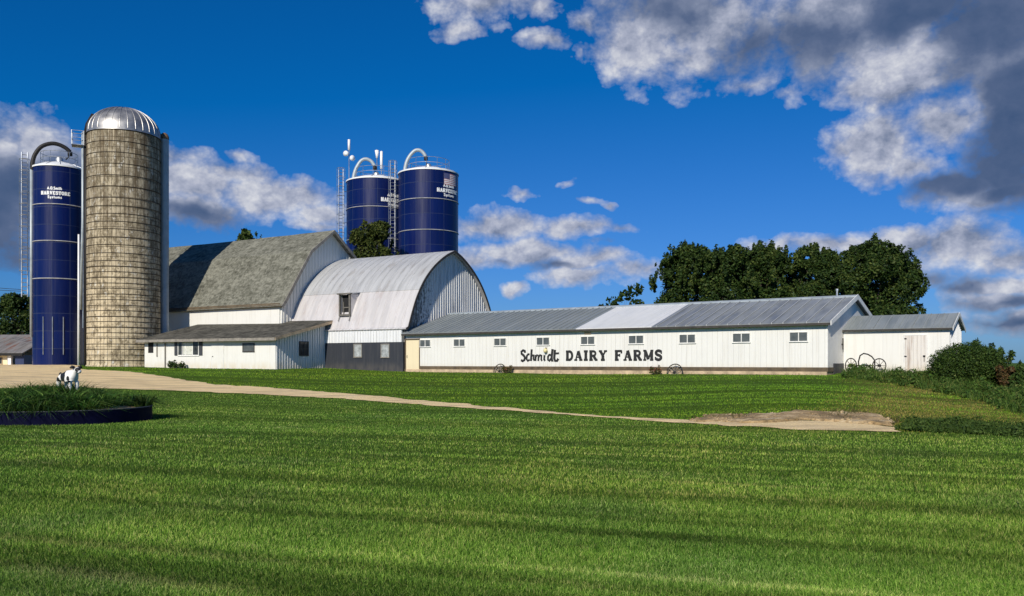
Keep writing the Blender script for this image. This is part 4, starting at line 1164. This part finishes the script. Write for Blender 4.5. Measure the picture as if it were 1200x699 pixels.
tree('sparse_tree', 'small sparse tree with bare gaps showing above the shed roof', 'tree', p.x, p.y, [(-1.9,0,6.1,.75,.6,.5),(-.8,0,6.9,.8,.6,.55),(.5,0,7.6,.9,.6,.6),(1.5,0,8.2,.8,.5,.6),(1.6,0,6.7,.8,.6,.5),(0,0,6.0,1.0,.6,.5),(2.2,0,6.0,.6,.5,.4),(.9,.2,5.0,1.5,1,.9),(-.8,.2,5,1.4,1,.9)], 1500, .20, DGREEN, None, .16, 21, .2, 1.2, 3., .6)
p = pt(435, 425, 80); H = zs(262, 80)-g1(p.x, p.y)
tree('barnyard_tree', 'olive green tree rising between the barns and the pair of blue silos', 'tree', p.x, p.y, crown_lobes(2.6, H, 5., 12, 31), 26000, .13, [(.022,.036,.007),(.042,.062,.012),(.068,.090,.018),(.12,.13,.03)], None, .22, 31, .5, .7, 4.)
p = pt(295, 425, 95); H = zs(270, 95)-g1(p.x, p.y)
tree('hidden_tree', 'treetop just peeking over the ridge of the shingle roof', 'tree', p.x, p.y, crown_lobes(2.2, H, 6., 8, 41), 5000, .18, DGREEN, None, .2, 41, .45, .7, 4.)
p = pt(20, 425, 100); H = zs(346, 100)-g1(p.x, p.y)
tree('yard_tree', 'dark tree with spiky branch ends at the far left behind the rusty roof', 'tree', p.x, p.y, crown_lobes(2.7, H, 1.5, 14, 51, .8), 16000, .15, DGREEN, None, .2, 51, .5, .8, 1.5)

# round clipped bush and the shrubs behind it
p = pt(1133, 425, 38.6); z0 = g1(p.x, p.y)
Hb = zs(403, 38.6)-z0
plant('round_bush', 'dense rounded dark green bush in front of the small shed corner', 'bush', p.x, p.y, [(0,0,Hb*.42,1.62,1.4,Hb*.60),(.05,0,Hb*.42,1.56,1.36,Hb*.57),(-.95,-.3,Hb*.36,.60,.7,Hb*.40),(.85,-.2,Hb*.55,.60,.7,Hb*.34),(.1,-.5,Hb*.62,.8,.7,Hb*.32),(-.5,-.6,Hb*.5,.6,.6,Hb*.3)], 42000, .045, [(.014,.034,.007),(.03,.062,.011),(.05,.092,.014),(.09,.13,.022)], seed=61, up=.5, gap=.0)
for i, (px, D, hgt, wd, lab, cols) in enumerate((
    (1158, 40.8, 1.75, .8, 'upright leafy shrub poking up behind the round bush', GREEN),
    (1174, 39.0, 1.35, .75, 'spiky green shrub right of the round bush', GREEN),
    (1187, 37.0, .95, .75, 'low shrub with reddish brown leaves at the right edge of the slope', [(.03,.04,.012),(.07,.055,.018),(.12,.06,.025),(.13,.09,.03)]),
    (1203, 36.5, 1.15, .9, 'dull green shrub cut by the right edge of the photo', GREEN))):
    p = pt(px, 425, D); r = random.Random(70+i)
    lobes = [(0,0,hgt*.32,wd*.8,wd*.7,hgt*.32)]+[(r.uniform(-1,1)*wd*.8, r.uniform(-.5,.5)*wd, hgt*r.uniform(.5,.95), .14, .14, hgt*.16) for _ in range(9)]
    plant('wild_shrub', lab, 'shrub', p.x, p.y, lobes, 2200, .085, cols, 'shrubs on the right slope', seed=70+i, up=.3, asp=.4)

# ------------------------------------------------------------------ planter with grasses and a calf figure
PX, PY, PR = -13.5, 25.3, 2.62
pz = g1(PX, PY)
pl = thing('planter_ring', 'round dark blue metal planter filled with tall grass on the lawn', 'planter', (PX, PY, pz))
ph = .37
b_ = MB(); b_.lathe([(PR,-.15),(PR,ph),(PR-.035,ph),(PR-.035,-.15)], 72); o = b_.build('ring_wall', M['navy'], pl, True, 40); uv_cyl(o, PR)
b_ = MB(); b_.ring((0,0), PR-.015, ph, .022, 72); b_.build('rim', M['slotgrey'], pl, True)
def mound(r_): return ph-.06+.45*np.exp(-(r_/1.4)**2)
b_ = MB(); b_.lathe([(PR-.04, ph-.06)]+[(r__, float(mound(r__))) for r__ in (2.3,2,1.7,1.4,1.1,.8,.5,.25,.01)], 48); b_.build('soil', M['dirt'], pl, True)

def blades(P, h, w, lean, cols, bend=.4, seed=0, face=None):
    """P (n,3) roots -> 2-segment curved blades"""
    r = np.random.default_rng(seed); n = len(P)
    a = r.random(n)*2*np.pi
    la = r.random(n)*2*np.pi if face is None else face
    ld = np.stack([np.cos(la), np.sin(la), np.zeros(n)], 1)
    side = np.stack([np.cos(a), np.sin(a), np.zeros(n)], 1)
    mid = P+ld*(lean*h*.35)[:, None]; mid[:, 2] += h*.6
    tip = P+ld*(lean*h*(1.+bend))[:, None]; tip[:, 2] += h*np.maximum(.25, 1-.45*lean*lean)
    hw = (w*.5)[:, None]
    V = np.stack([P-side*hw, P+side*hw, mid-side*hw*.75, mid+side*hw*.75, tip], 1).reshape(-1, 3)
    k = np.arange(n)[:, None]*5
    F3 = np.concatenate([k+np.array([[0,1,3]]), k+np.array([[0,3,2]]), k+np.array([[2,3,4]])])
    return V, F3, np.repeat(cols, 5, axis=0)
def pick(cols, n, r):
    c = np.array(cols); w = r.random(n)*(len(c)-1); i = w.astype(int); f = (w-i)[:, None]
    return (c[i]*(1-f)+c[np.minimum(i+1, len(c)-1)]*f)*(.75+.5*r.random(n))[:, None]
r = np.random.default_rng(5)
n = 24000
cl = r.uniform(-1, 1, (260, 2))*PR*.95; cl = cl[np.hypot(cl[:, 0], cl[:, 1]) < PR*.95]
cl = cl[~((cl[:, 0] > 1.55) & (cl[:, 1] < .6))]
ci = r.integers(0, len(cl), n); rr_ = cl[ci]+r.normal(size=(n, 2))*.16
keep = np.hypot(rr_[:, 0], rr_[:, 1]) < PR-.1; rr_ = rr_[keep]; ci = ci[keep]; n = len(rr_)
hs = np.clip(.34+.30*r.random(len(cl)), .2, .7)
P = np.c_[rr_, mound(np.hypot(rr_[:, 0], rr_[:, 1]))-.02]
h = hs[ci]*(.6+.6*r.random(n))
# lower where the figure stands
h *= np.where((np.abs(rr_[:, 0]-.05) < .75) & (np.abs(rr_[:, 1]-.1) < .5), .55, 1.)
out = np.arctan2(rr_[:, 1]-cl[ci][:, 1], rr_[:, 0]-cl[ci][:, 0])+r.normal(size=n)*.5
V, F3, c = blades(P, h*.92, .020+.020*r.random(n), .30+1.05*r.random(n), pick([(.014,.050,.008),(.040,.115,.016),(.085,.185,.028),(.17,.24,.05)], n, r), .7, 3, out)
outr = np.hypot(rr_[:, 0], rr_[:, 1])
k5 = np.repeat(np.clip((outr/PR-.72)/.25, 0, 1), 5)
ctr = np.repeat(np.c_[rr_, np.zeros(n)], 5, axis=0)
rel = V-np.repeat(P, 5, axis=0)
lev = np.tile([0,0,.45,.45,1.], n)
dirn = ctr/np.maximum(np.linalg.norm(ctr, axis=1), .01)[:, None]
V += dirn*(k5*lev*.16)[:, None]
V[:, 2] -= k5*lev*lev*.38*np.repeat(r.random(n), 5)
V += np.array([PX, PY, pz])
c = c*(1+.45*np.sin(np.repeat(ci, 5)*2.4))[:, None]
o = np_mesh('planter_grass', V, F3, M['blade'], None, c); tag(o, 'tall dark green grass spilling over the round blue planter', 'grass', kind='stuff')

def _cow(N, b):
    o = N.obj()
    w = N.vmath('ADD', o, N.scale(N.vmath('SUBTRACT', N.noise(o, 6, 3, out='Color'), (.5,.5,.5)), (.10,.10,.10)))
    f = None
    for c, s in (((-.08,-.10,.43), (.085,.2,.20)), ((.13,-.13,.38), (.05,.1,.075)), ((-.27,-.13,.36), (.05,.1,.06)), ((-.36,0,.50),(.08,.12,.10)), ((.02,.14,.45),(.2,.1,.12)), ((.375,-.02,.60),(.06,.12,.07)), ((.20,-.16,.57),(.035,.08,.035)), ((-.43,0,.4),(.05,.06,.2))):
        l = N.vmath('LENGTH', N.vmath('DIVIDE', N.vmath('SUBTRACT', w, c), s)); f = l if f is None else N.math('MINIMUM', f, l)
    k = N.maprange(f, .95, 1.05)
    N.link(N.mix(k, (.012,.012,.013), (.80,.79,.76)), b.inputs['Base Color']); b.inputs['Roughness'].default_value = .5
M['cow'] = mat('cow_hide', _cow)
def skin(name, V, E, Rr, m, parent=None, lv=2):
    me = bpy.data.meshes.new(name); me.from_pydata(V, E, []); me.update()
    o = bpy.data.objects.new(name, me); COL.objects.link(o); me.materials.append(m)
    s = o.modifiers.new('skin', 'SKIN')
    for i, q in enumerate(Rr):
        me.skin_vertices[0].data[i].radius = (q, q) if not isinstance(q, tuple) else q
    me.skin_vertices[0].data[0].use_root = True
    s.use_smooth_shade = True
    u = o.modifiers.new('sub', 'SUBSURF'); u.levels = lv; u.render_levels = lv
    if parent: o.parent = parent
    return o
cw_ = thing('cow_figure', 'small black and white cow figure standing in the planter grass', 'cow figure', (PX+.42, PY-.05, pz+ph+.40), R(-32))
cw_.scale = (1.18, 1.18, 1.18)
V = [(-.30,0,.46),(-.10,0,.44),(.12,0,.46),(.22,0,.53),(.30,0,.62),(.38,0,.575),(.45,0,.53),   # spine, neck, head, muzzle
     (-.31,.10,.36),(-.34,.10,.22),(-.32,.10,.0),(-.31,-.10,.36),(-.34,-.10,.22),(-.32,-.10,.0),
     (.15,.09,.32),(.16,.09,.17),(.15,.09,0),(.15,-.09,.32),(.16,-.09,.17),(.15,-.09,0)]
E = [(0,1),(1,2),(2,3),(3,4),(4,5),(5,6),(0,7),(7,8),(8,9),(0,10),(10,11),(11,12),(2,13),(13,14),(14,15),(2,16),(16,17),(17,18)]
Rr = [(.125,.135),(.14,.16),(.125,.15),(.085,.10),(.075,.082),(.058,.062),(.052,.048),.07,.042,.032,.07,.042,.032,.058,.04,.032,.058,.04,.032]
skin('body', V, E, Rr, M['cow'], cw_)
for s in (-1, 1):
    b_ = MB(); b_.tube([(.29,s*.05,.66),(.27,s*.11,.67),(.26,s*.16,.65)], [.03,.045,.012], 8); b_.build('ear', M['ink'], cw_, True)
b_ = MB(); b_.tube([(-.40,0,.52),(-.46,0,.50),(-.47,0,.36),(-.46,0,.24)], [.022,.018,.014,.012], 6); b_.tube([(-.46,0,.26),(-.46,0,.18),(-.46,0,.10)], [.02,.035,.01], 6); b_.build('tail', M['ink'], cw_, True)
for s in (-1, 1):
    b_ = MB(); b_.lathe([(.001,.014),(.012,.007),(.012,-.007),(.001,-.014)], 8, (.345, s*.058)); b_.v = [(x,y,z+.625) for x,y,z in b_.v]; b_.build('eye', M['ink'], cw_, True)

# ------------------------------------------------------------------ mown grass
print('lawn blades')
def footprint(O, a, L, W, m=.1):
    c, s = math.cos(a), math.sin(a)
    return [(O[0]+c*x-s*y, O[1]+s*x+c*y) for x, y in ((-L-m,-m),(m,-m),(m,W+m),(-L-m,W+m))]
EXCL = [DRIVE, footprint(SO, A36, SL, SW), footprint(TO, A36, TL, TW), footprint(BO, A30, AL, AW), footprint(GO, A30, GL, GW), footprint(LO, A27, LL, LW)]
r = np.random.default_rng(99)
NB = 1080000
u = r.random(NB)
D = np.where(r.random(NB) < .72, 1/(1/4.8+(1/38-1/4.8)*u), 20+u*44)
Xk = (r.random(NB)-.5)*1.56
X = Xk*D; Y = D
k = np.ones(NB, bool)
for p in EXCL: k &= ~in_poly(X, Y, p)
bn = np.array([mnoise.noise((a_*1.1, b_*1.1, 5.)) for a_, b_ in zip(X, Y)]) if False else 0
inb = in_poly(X, Y, BANK)
k &= ~(inb & (np.sin(X*2.1+1.3*np.sin(Y*1.7))+np.sin(Y*2.9+X*.8)+.9*r.normal(size=NB) < .9))
k &= np.hypot(X-PX, Y-PY) > PR+.02
k &= np.hypot(X-CX, Y-CY) > CR+.1
X = X[k]; Y = Y[k]; D = D[k]; n = len(X)
Z = gz(X, Y)
# mower passes: alternate lean of the blades, thin pale rows of clippings between passes
sx_, sy_ = .945, -.327
def smooth_noise(x, y, s, sd):
    r2 = np.random.default_rng(sd); out = np.zeros(len(x))
    for i in range(7):
        a = r2.random()*6.28; f = s*(.6+1.6*r2.random()); out += np.sin((x*np.cos(a)+y*np.sin(a))*f+r2.random()*6.28)
    return out/7*1.6
v = X*(-sy_)+Y*sx_ + .14*smooth_noise(X, Y, .22, 1)
upper = (Y > 21+.0*X) & ((EYE-Z)/Y < .0)  # placeholder, replaced below
ystar = np.interp(X/Y*1000+600, [p[0] for p in lo_edge[::-1]], [p[1] for p in lo_edge[::-1]])
py_ = 425+(EYE-Z)/Y*1000
hill = py_ < ystar
per = np.where(hill, .9, 1.05)
vv = np.where(hill, Y*.93+X*.36+.2*smooth_noise(X, Y, .3, 4), v)
ph_ = vv/per
s01 = np.sin(ph_*np.pi)
srand = np.random.default_rng(3).random(600)
sk = np.floor(ph_).astype(int) % 600
r1d = np.random.default_rng(5).random(8000)
def n1d(t):
    i = np.floor(t).astype(int); f = t-i; f = f*f*(3-2*f)
    return r1d[i % 8000]*(1-f)+r1d[(i+1) % 8000]*f
stripe = (1.35*n1d(vv/.27+50)+.75*n1d(vv/.8+900)+.5*n1d(vv/.14+300)-1.3)*2.0
stripe = np.clip(stripe*(.75+.45*smooth_noise(X, Y, .5, 41)), -1.1, 1.1)
edge = np.exp(-((ph_-np.round(ph_))/.065)**2)*np.clip(.25+smooth_noise(X, Y, .7, 8), 0, 1.2)*(srand[(np.round(ph_).astype(int)*11) % 600] > .30)
patch = smooth_noise(X, Y, .8, 2)*.5+smooth_noise(X, Y, 2.6, 3)*.5
big = smooth_noise(X, Y, .16, 6)
face = np.where(stripe > 0, R(78), R(258))+r.normal(size=n)*1.5
lean = np.clip(.42+.25*r.normal(size=n), .05, 1.1)
h = (.034+.026*r.random(n))*(1+.15*patch)
h = np.where(hill, h*1.1, h)
w = np.maximum(.0042, D/853*.42)*(.8+.5*r.random(n))
far_ = np.clip((D-14)/26, 0, 1)
base = pick([(.032,.080,.010),(.082,.178,.020),(.165,.295,.044),(.36,.47,.14)], n, r)
base = base*(1-.75*far_[:, None])+base.mean(0)*.75*far_[:, None]
straw = pick([(.38,.42,.16),(.50,.50,.24),(.30,.37,.11)], n, r)
kst = np.clip(.06+.60*edge+.10*np.maximum(patch, 0), 0, .8)
for v0, wd_ in ((5.88, .11), (5.05, .16)):
    kst = np.clip(kst+.55*np.exp(-((v-v0)/wd_)**2)*np.clip(.6+smooth_noise(X, Y, 1.2, 23), 0, 1)*np.clip((1.5-X)/2, 0, 1), 0, .85)
isst = r.random(n) < kst*np.where(hill, .3, 1.)*(1-.4*far_)
c = np.where(isst[:, None], straw, base)
mott = smooth_noise(X, Y, 5.5, 12)
clover = np.clip(smooth_noise(X, Y, 1.3, 14)-.35, 0, 1)*2.2
c *= (1+.27*stripe+.30*np.clip(edge, 0, 1)+.15*patch+.10*big+.13*mott*(1-far_))[:, None]  # stripe term paints the light and dark of leaning blades into their colour
c = c*(1-.14*np.clip(clover, 0, 1))[:, None]
c[:, 2] *= 1+.25*np.clip(clover, 0, 1)
c[:, 0] *= 1+.12*np.clip(big, -1, 1)+.10*patch
# upper lawn is lusher, right flank of the mound is drier
c = np.where(hill[:, None], c*np.array([1.0, 1.08, .36])*(1+.22*np.clip(stripe, -1, 1))[:, None], c*np.array([.98, 1.03, .68]))  # stripe shading of the lean is painted in again on the upper lawn
kk = np.where(hill, np.clip((X/Y*1000-350+(py_-465)*2.2+60*patch)/110, 0, 1), 0)
dry = pick([(.36,.27,.06),(.27,.25,.05),(.40,.31,.10)], n, r)
kd = (r.random(n) < kk*np.clip(.55+.5*smooth_noise(X*.5, Y*1.6, 1.1, 17), .1, .9))
c = np.where(kd[:, None], dry, c)
P = np.c_[X, Y, Z-.008]
V, F3, cc = blades(P, h, w, lean, c, .35, 11, face)
o = np_mesh('mown_grass', V, F3, M['blade'], None, cc)
tag(o, 'short mown grass covering the whole striped lawn', 'grass', kind='stuff')

# loose clods on the eroded bank
r = np.random.default_rng(61); q = np.array(BANK)
x = r.uniform(q[:, 0].min(), q[:, 0].max(), 5000); y = r.uniform(q[:, 1].min(), q[:, 1].max(), 5000)
k = in_poly(x, y, BANK); x = x[k][:700]; y = y[k][:700]; m = len(x); sz = .015+.07*r.random(m)**3
O8 = np.array([(1,0,0),(-1,0,0),(0,1,0),(0,-1,0),(0,0,1),(0,0,-1)], float)
V = (np.c_[x, y, gz(x, y)+.05][:, None, :]+O8[None]*sz[:, None, None]*(.6+.8*r.random((m, 6, 1)))*np.array([1.2,1,.7])).reshape(-1, 3)
F8 = np.array([(0,2,4),(2,1,4),(1,3,4),(3,0,4),(2,0,5),(1,2,5),(3,1,5),(0,3,5)])
F8 = (np.arange(m)[:, None, None]*6+F8[None]).reshape(-1, 3)
tag(np_mesh('earth_clods', V, F8, M['dirt']), 'loose clods and stones strewn over the bare earth bank', 'clods', kind='stuff')

# rough weeds on the right bank and along the end of the drive
def weeds(name, label, polys, n, hmin, hmax, cols, seed, wmin=.012, leafy=0, lsize=.06):
    r = np.random.default_rng(seed)
    Ps = []
    for poly in polys:
        q = np.array(poly); x = r.uniform(q[:, 0].min(), q[:, 0].max(), n); y = r.uniform(q[:, 1].min(), q[:, 1].max(), n)
        k = in_poly(x, y, poly); Ps.append(np.c_[x[k], y[k]])
    P = np.concatenate(Ps); m = len(P)
    cl = smooth_noise(P[:, 0], P[:, 1], 2.2, seed)
    k = r.random(m) < np.clip(.65+.6*cl, .15, 1); P = P[k]; cl = cl[k]; m = len(P)
    h = (hmin+(hmax-hmin)*r.random(m)**1.5)*(1+.5*cl)
    V, F3, c = blades(np.c_[P, gz(P[:, 0], P[:, 1])-.01], np.maximum(h, .06), wmin+.014*r.random(m), .15+.6*r.random(m), pick(cols, m, r)*(1+.3*cl)[:, None], .4, seed)
    if leafy:
        j = r.choice(m, leafy); lob = []
        for i in j:
            hh = float(h[i])*(.6+.6*r.random()); w2 = .12+.16*r.random()
            lob.append((P[i, 0], P[i, 1], g1(P[i, 0], P[i, 1])+hh*.55, w2, w2, hh*.5))
        V2, F2, c2 = leaf_cloud(leafy*60, lob, lsize, cols, .5, 0, 1, seed+5, .6, .5)
        F2 = np.concatenate([F2[:, [0, 1, 2]], F2[:, [0, 2, 3]]])+len(V)
        V = np.concatenate([V, V2]); F3 = np.concatenate([F3, F2]); c = np.concatenate([c, c2])
    return tag(np_mesh(name, V, F3, M['blade'], None, c), label, 'weeds', kind='stuff')
bankw = [TI(989,.35)[:], TI(1030,.2)[:], TI(1060,.25)[:], TI(1113,.3)[:], (25.5, 42), (27.5, 39)] 
bankw = [tuple(q[:2]) for q in bankw]+[p2g(*q) for q in [(1230,505),(1200,491),(1165,477),(1130,467),(1090,459),(1050,451.5),(1015,446.5),(988,443)]]
weeds('bank_weeds', 'knee high rough weeds on the bank below the small shed and round bush', [bankw], 42000, .18, .48, [(.025,.065,.010),(.050,.11,.016),(.085,.15,.022),(.16,.17,.045)], 31, .012, 420, .06)
strip_p = [p2g(*q) for q in [(1054,503),(1062,495.5),(1090,494),(1130,497),(1160,500),(1210,500),(1230,512),(1200,513),(1150,510),(1100,508),(1060,506)]]
weeds('drive_end_weeds', 'dark weeds growing in a strip at the right end of the gravel drive', [strip_p], 22000, .08, .22, [(.026,.060,.010),(.055,.10,.016),(.10,.15,.028)], 33, .010, 150, .04)
bank_p = [p2g(*q) for q in [(800,492),(860,488),(905,484.5),(960,484),(1020,485.5),(1055,493),(1052,499),(1000,494),(930,491.5),(860,495)]]
weeds('bank_tufts', 'ragged tufts of dry grass hanging over the bare earth bank', [bank_p], 6500, .04, .17, [(.03,.055,.012),(.10,.09,.03),(.16,.12,.05)], 35)
edge_p = [tuple(shed_pt(485, .1)), tuple(shed_pt(968, .1)), tuple(shed_pt(968, .6)), tuple(shed_pt(485, .55))]
weeds('wall_foot_weeds', 'thin reddish dry weeds along the foot of the long shed wall', [edge_p], 2600, .05, .16, [(.10,.07,.03),(.20,.12,.06),(.05,.07,.02)], 37)

# ------------------------------------------------------------------ light and sky
SUN_AZ = R(200.); SUN_EL = R(31.)
sd = Vector((math.sin(SUN_AZ)*math.cos(SUN_EL), math.cos(SUN_AZ)*math.cos(SUN_EL), math.sin(SUN_EL)))
l = bpy.data.lights.new('sun', 'SUN'); l.energy = 4.6; l.angle = R(.53); l.color = (1., .93, .80)
so = bpy.data.objects.new('sun', l); COL.objects.link(so); so.rotation_euler = sd.to_track_quat('Z', 'Y').to_euler()

W = bpy.data.worlds.new('World'); scene.world = W; W.use_nodes = True
nt = W.node_tree; nt.nodes.clear(); N = NT(nt)
out = N.n('ShaderNodeOutputWorld'); bg = N.n('ShaderNodeBackground'); N.link(bg.outputs[0], out.inputs[0])
STR = .075
bg.inputs['Strength'].default_value = STR
sky = N.n('ShaderNodeTexSky', sky_type='NISHITA'); sky.sun_disc = False; sky.sun_elevation = SUN_EL; sky.sun_rotation = SUN_AZ
sky.air_density = 1.0; sky.dust_density = .3; sky.ozone_density = 3.
skyc = N.mix(1., sky.outputs[0], (.36,.545,1.12), 'MULTIPLY')
skyc = N.vmath('MAXIMUM', N.vmath('SUBTRACT', skyc, (.048/STR, 0, 0)), (.0015/STR, 0, 0))
gen = N.n('ShaderNodeTexCoord').outputs['Generated']; s = N.sep(gen)
az = N.math('ARCTAN2', s[0], s[1]); el = N.math('ARCSINE', s[2])
cmb = N.n('ShaderNodeCombineXYZ'); N.link(az, cmb.inputs[0]); N.link(el, cmb.inputs[1])
P0 = cmb.outputs[0]
wv = N.vmath('SUBTRACT', N.noise(P0, 11, 4, .6, out='Color'), (.5,.5,.5))
P1 = N.vmath('ADD', P0, N.scale(wv, (.075, .05, 0)))
def ae(px, py): 
    x = (px-600)/1000; return (math.atan(x), math.atan2((425-py)/1000, math.sqrt(1+x*x)), 0)
def field(blobs):
    f = None
    for px, py, rx, ry, wgt in blobs:
        c = ae(px, py); x = (px-600)/1000; cs2 = 1/(1+x*x)
        q = N.vmath('MULTIPLY', N.vmath('SUBTRACT', P1, c), (1000/(rx*cs2), 1000/(ry*math.sqrt(cs2)), 0))
        e = N.math('SUBTRACT', 1., N.vmath('LENGTH', q)); v = N.math('MULTIPLY', e, wgt)
        if wgt < .9: v = N.math('MINIMUM', v, e)
        f = v if f is None else N.math('SMOOTH_MAX', f, v, .15)
    return f
# clouds: (photo column, row, half width, half height, weight); LIGHT sunlit heaps, GREY thick shaded masses
LIGHT = [(850,25,150,62,.80),(960,20,130,60,.82),(1010,60,90,50,.62),(1150,50,90,60,.55),(1190,120,60,60,.35),(5,172,90,48,.72),(10,215,80,55,.30),(220,235,60,22,.55),(1130,225,70,20,.35),(1185,372,60,14,.6),(1165,352,60,16,.6),(570,0,80,26,1),(630,8,30,16,.8),(640,50,30,13,.75),(672,66,9,7,.6),(690,28,30,18,.8),(745,45,75,42,1.05),(700,62,40,18,.7),(800,62,60,22,.7),(880,95,70,16,.7),(935,108,34,14,.6),
        (1050,85,72,50,1.15),(1080,50,26,24,.8),(1005,108,40,22,.85),(1030,165,75,42,1.1),(980,170,26,16,.7),(1110,145,62,36,1.0),(1065,192,60,18,.8),
        (225,212,60,28,1.),(195,185,60,18,.75),(275,200,60,16,.75),(330,225,90,26,1.),(390,250,45,18,.8),(280,180,18,8,.5),(395,268,40,9,.5),
        (585,264,70,17,.95),(668,264,62,15,.9),(725,266,40,10,.75),(555,268,46,18,.85),(615,296,84,19,1.),(695,303,66,17,.9),(745,315,50,15,.85),(680,325,64,14,.75),(603,341,17,8,.9),(555,305,44,20,.75),
        (960,290,90,16,.85),(1115,288,100,34,1.2),(1065,284,64,26,1.05),(1185,300,60,28,1.),(1195,334,56,16,1.05),(1065,315,46,20,.8),(1185,384,54,10,.6),(607,228,24,7,.5),(665,213,14,5,.35),(690,232,18,5,.45),(712,237,9,5,.5),(545,36,40,10,.4),(30,165,60,28,.7)]
GREY = [(70,200,50,40,.6),(800,12,110,44,.95),(880,45,110,52,1.),(960,40,120,62,1.15),(1060,15,140,60,1.1),(1150,40,120,80,1.2),(1195,130,96,110,1.3),(1190,190,64,60,1.1),(1125,212,80,26,1.05),(1180,222,60,22,1.),
        (15,215,80,60,1.15),(-40,225,120,90,1.3),(60,190,60,34,.9),(50,240,64,46,1.1),(225,246,60,20,.95),(1178,354,70,14,.9),(1190,380,64,16,1.),(1148,337,40,14,.6),(1085,325,44,12,.6),(655,310,50,10,.7),(590,308,34,8,.5),(700,285,30,6,.3)]
fw = field(LIGHT); fd = field(GREY)
def heaps(dx, dy):
    """billowing field: fractal noise with rounded heaps"""
    q = N.vmath('ADD', P0, (dx, dy, 0)); qs = N.scale(q, (1., 1.25, 1))
    f = N.noise(qs, 8.5, 9, .62)
    v = N.n('ShaderNodeTexVoronoi', voronoi_dimensions='2D', feature='F1'); N.link(N.vmath('ADD', qs, N.scale(wv, (.03,.03,0))), v.inputs['Vector'])
    v.inputs['Scale'].default_value = 22; v.inputs['Detail'].default_value = 3; v.inputs['Roughness'].default_value = .6; v.inputs['Lacunarity'].default_value = 2.2
    if hasattr(v, 'normalize'): v.normalize = True
    return N.math('ADD', N.math('SUBTRACT', f, .5), N.math('MULTIPLY', N.math('SUBTRACT', .42, v.outputs['Distance']), .42))
h0 = heaps(0, 0); h1 = heaps(-.009, .015)
dens = N.math('ADD', N.math('SMOOTH_MAX', fw, fd, .2), N.math('MULTIPLY', h0, 2.3))
alpha = N.math('POWER', N.maprange(dens, .02, .68, smooth=False), .9, clamp=True)
tone = N.maprange(N.math('SUBTRACT', fw, fd), -.75, .35)
lit = N.math('MULTIPLY', N.math('SUBTRACT', h0, h1), 1.9)
det = N.math('MULTIPLY', N.math('ADD', lit, N.math('MULTIPLY', h0, .55)), N.math('ADD', .18, N.math('MULTIPLY', tone, .62)))
thin = N.math('MULTIPLY', N.maprange(dens, 1.0, .1), .06)
br = N.math('ADD', N.math('ADD', N.math('ADD', N.math('MULTIPLY', tone, .55), det), thin), .08, clamp=True)
cc = N.ramp(br, [(0., (.050,.090,.185)), (.2, (.100,.140,.245)), (.45, (.22,.26,.37)), (.7, (.42,.45,.56)), (1., (.72,.73,.77))])
cc = N.mix(1., cc, (1/STR, 1/STR, 1/STR), 'MULTIPLY')
mx = N.mix(N.math('MULTIPLY', alpha, .96), skyc, cc)
N.link(mx, bg.inputs['Color'])

# ------------------------------------------------------------------ camera
cd = bpy.data.cameras.new('camera'); cam = bpy.data.objects.new('camera', cd); COL.objects.link(cam)
cd.sensor_width = 36; cd.lens = 30.0; cd.shift_y = 75.5/1200; cd.clip_end = 6000; cd.clip_start = .1
cam.location = (0, 0, EYE); cam.rotation_euler = (R(90), 0, 0)
scene.camera = cam
W.cycles.sampling_method = 'MANUAL'; W.cycles.sample_map_resolution = 256
scene.render.resolution_x = 1024; scene.render.resolution_y = 596
vs_ = scene.view_settings; vs_.view_transform = 'Standard'; vs_.look = 'None'; vs_.exposure = 0; vs_.gamma = 1
scene.cycles.max_bounces = 6
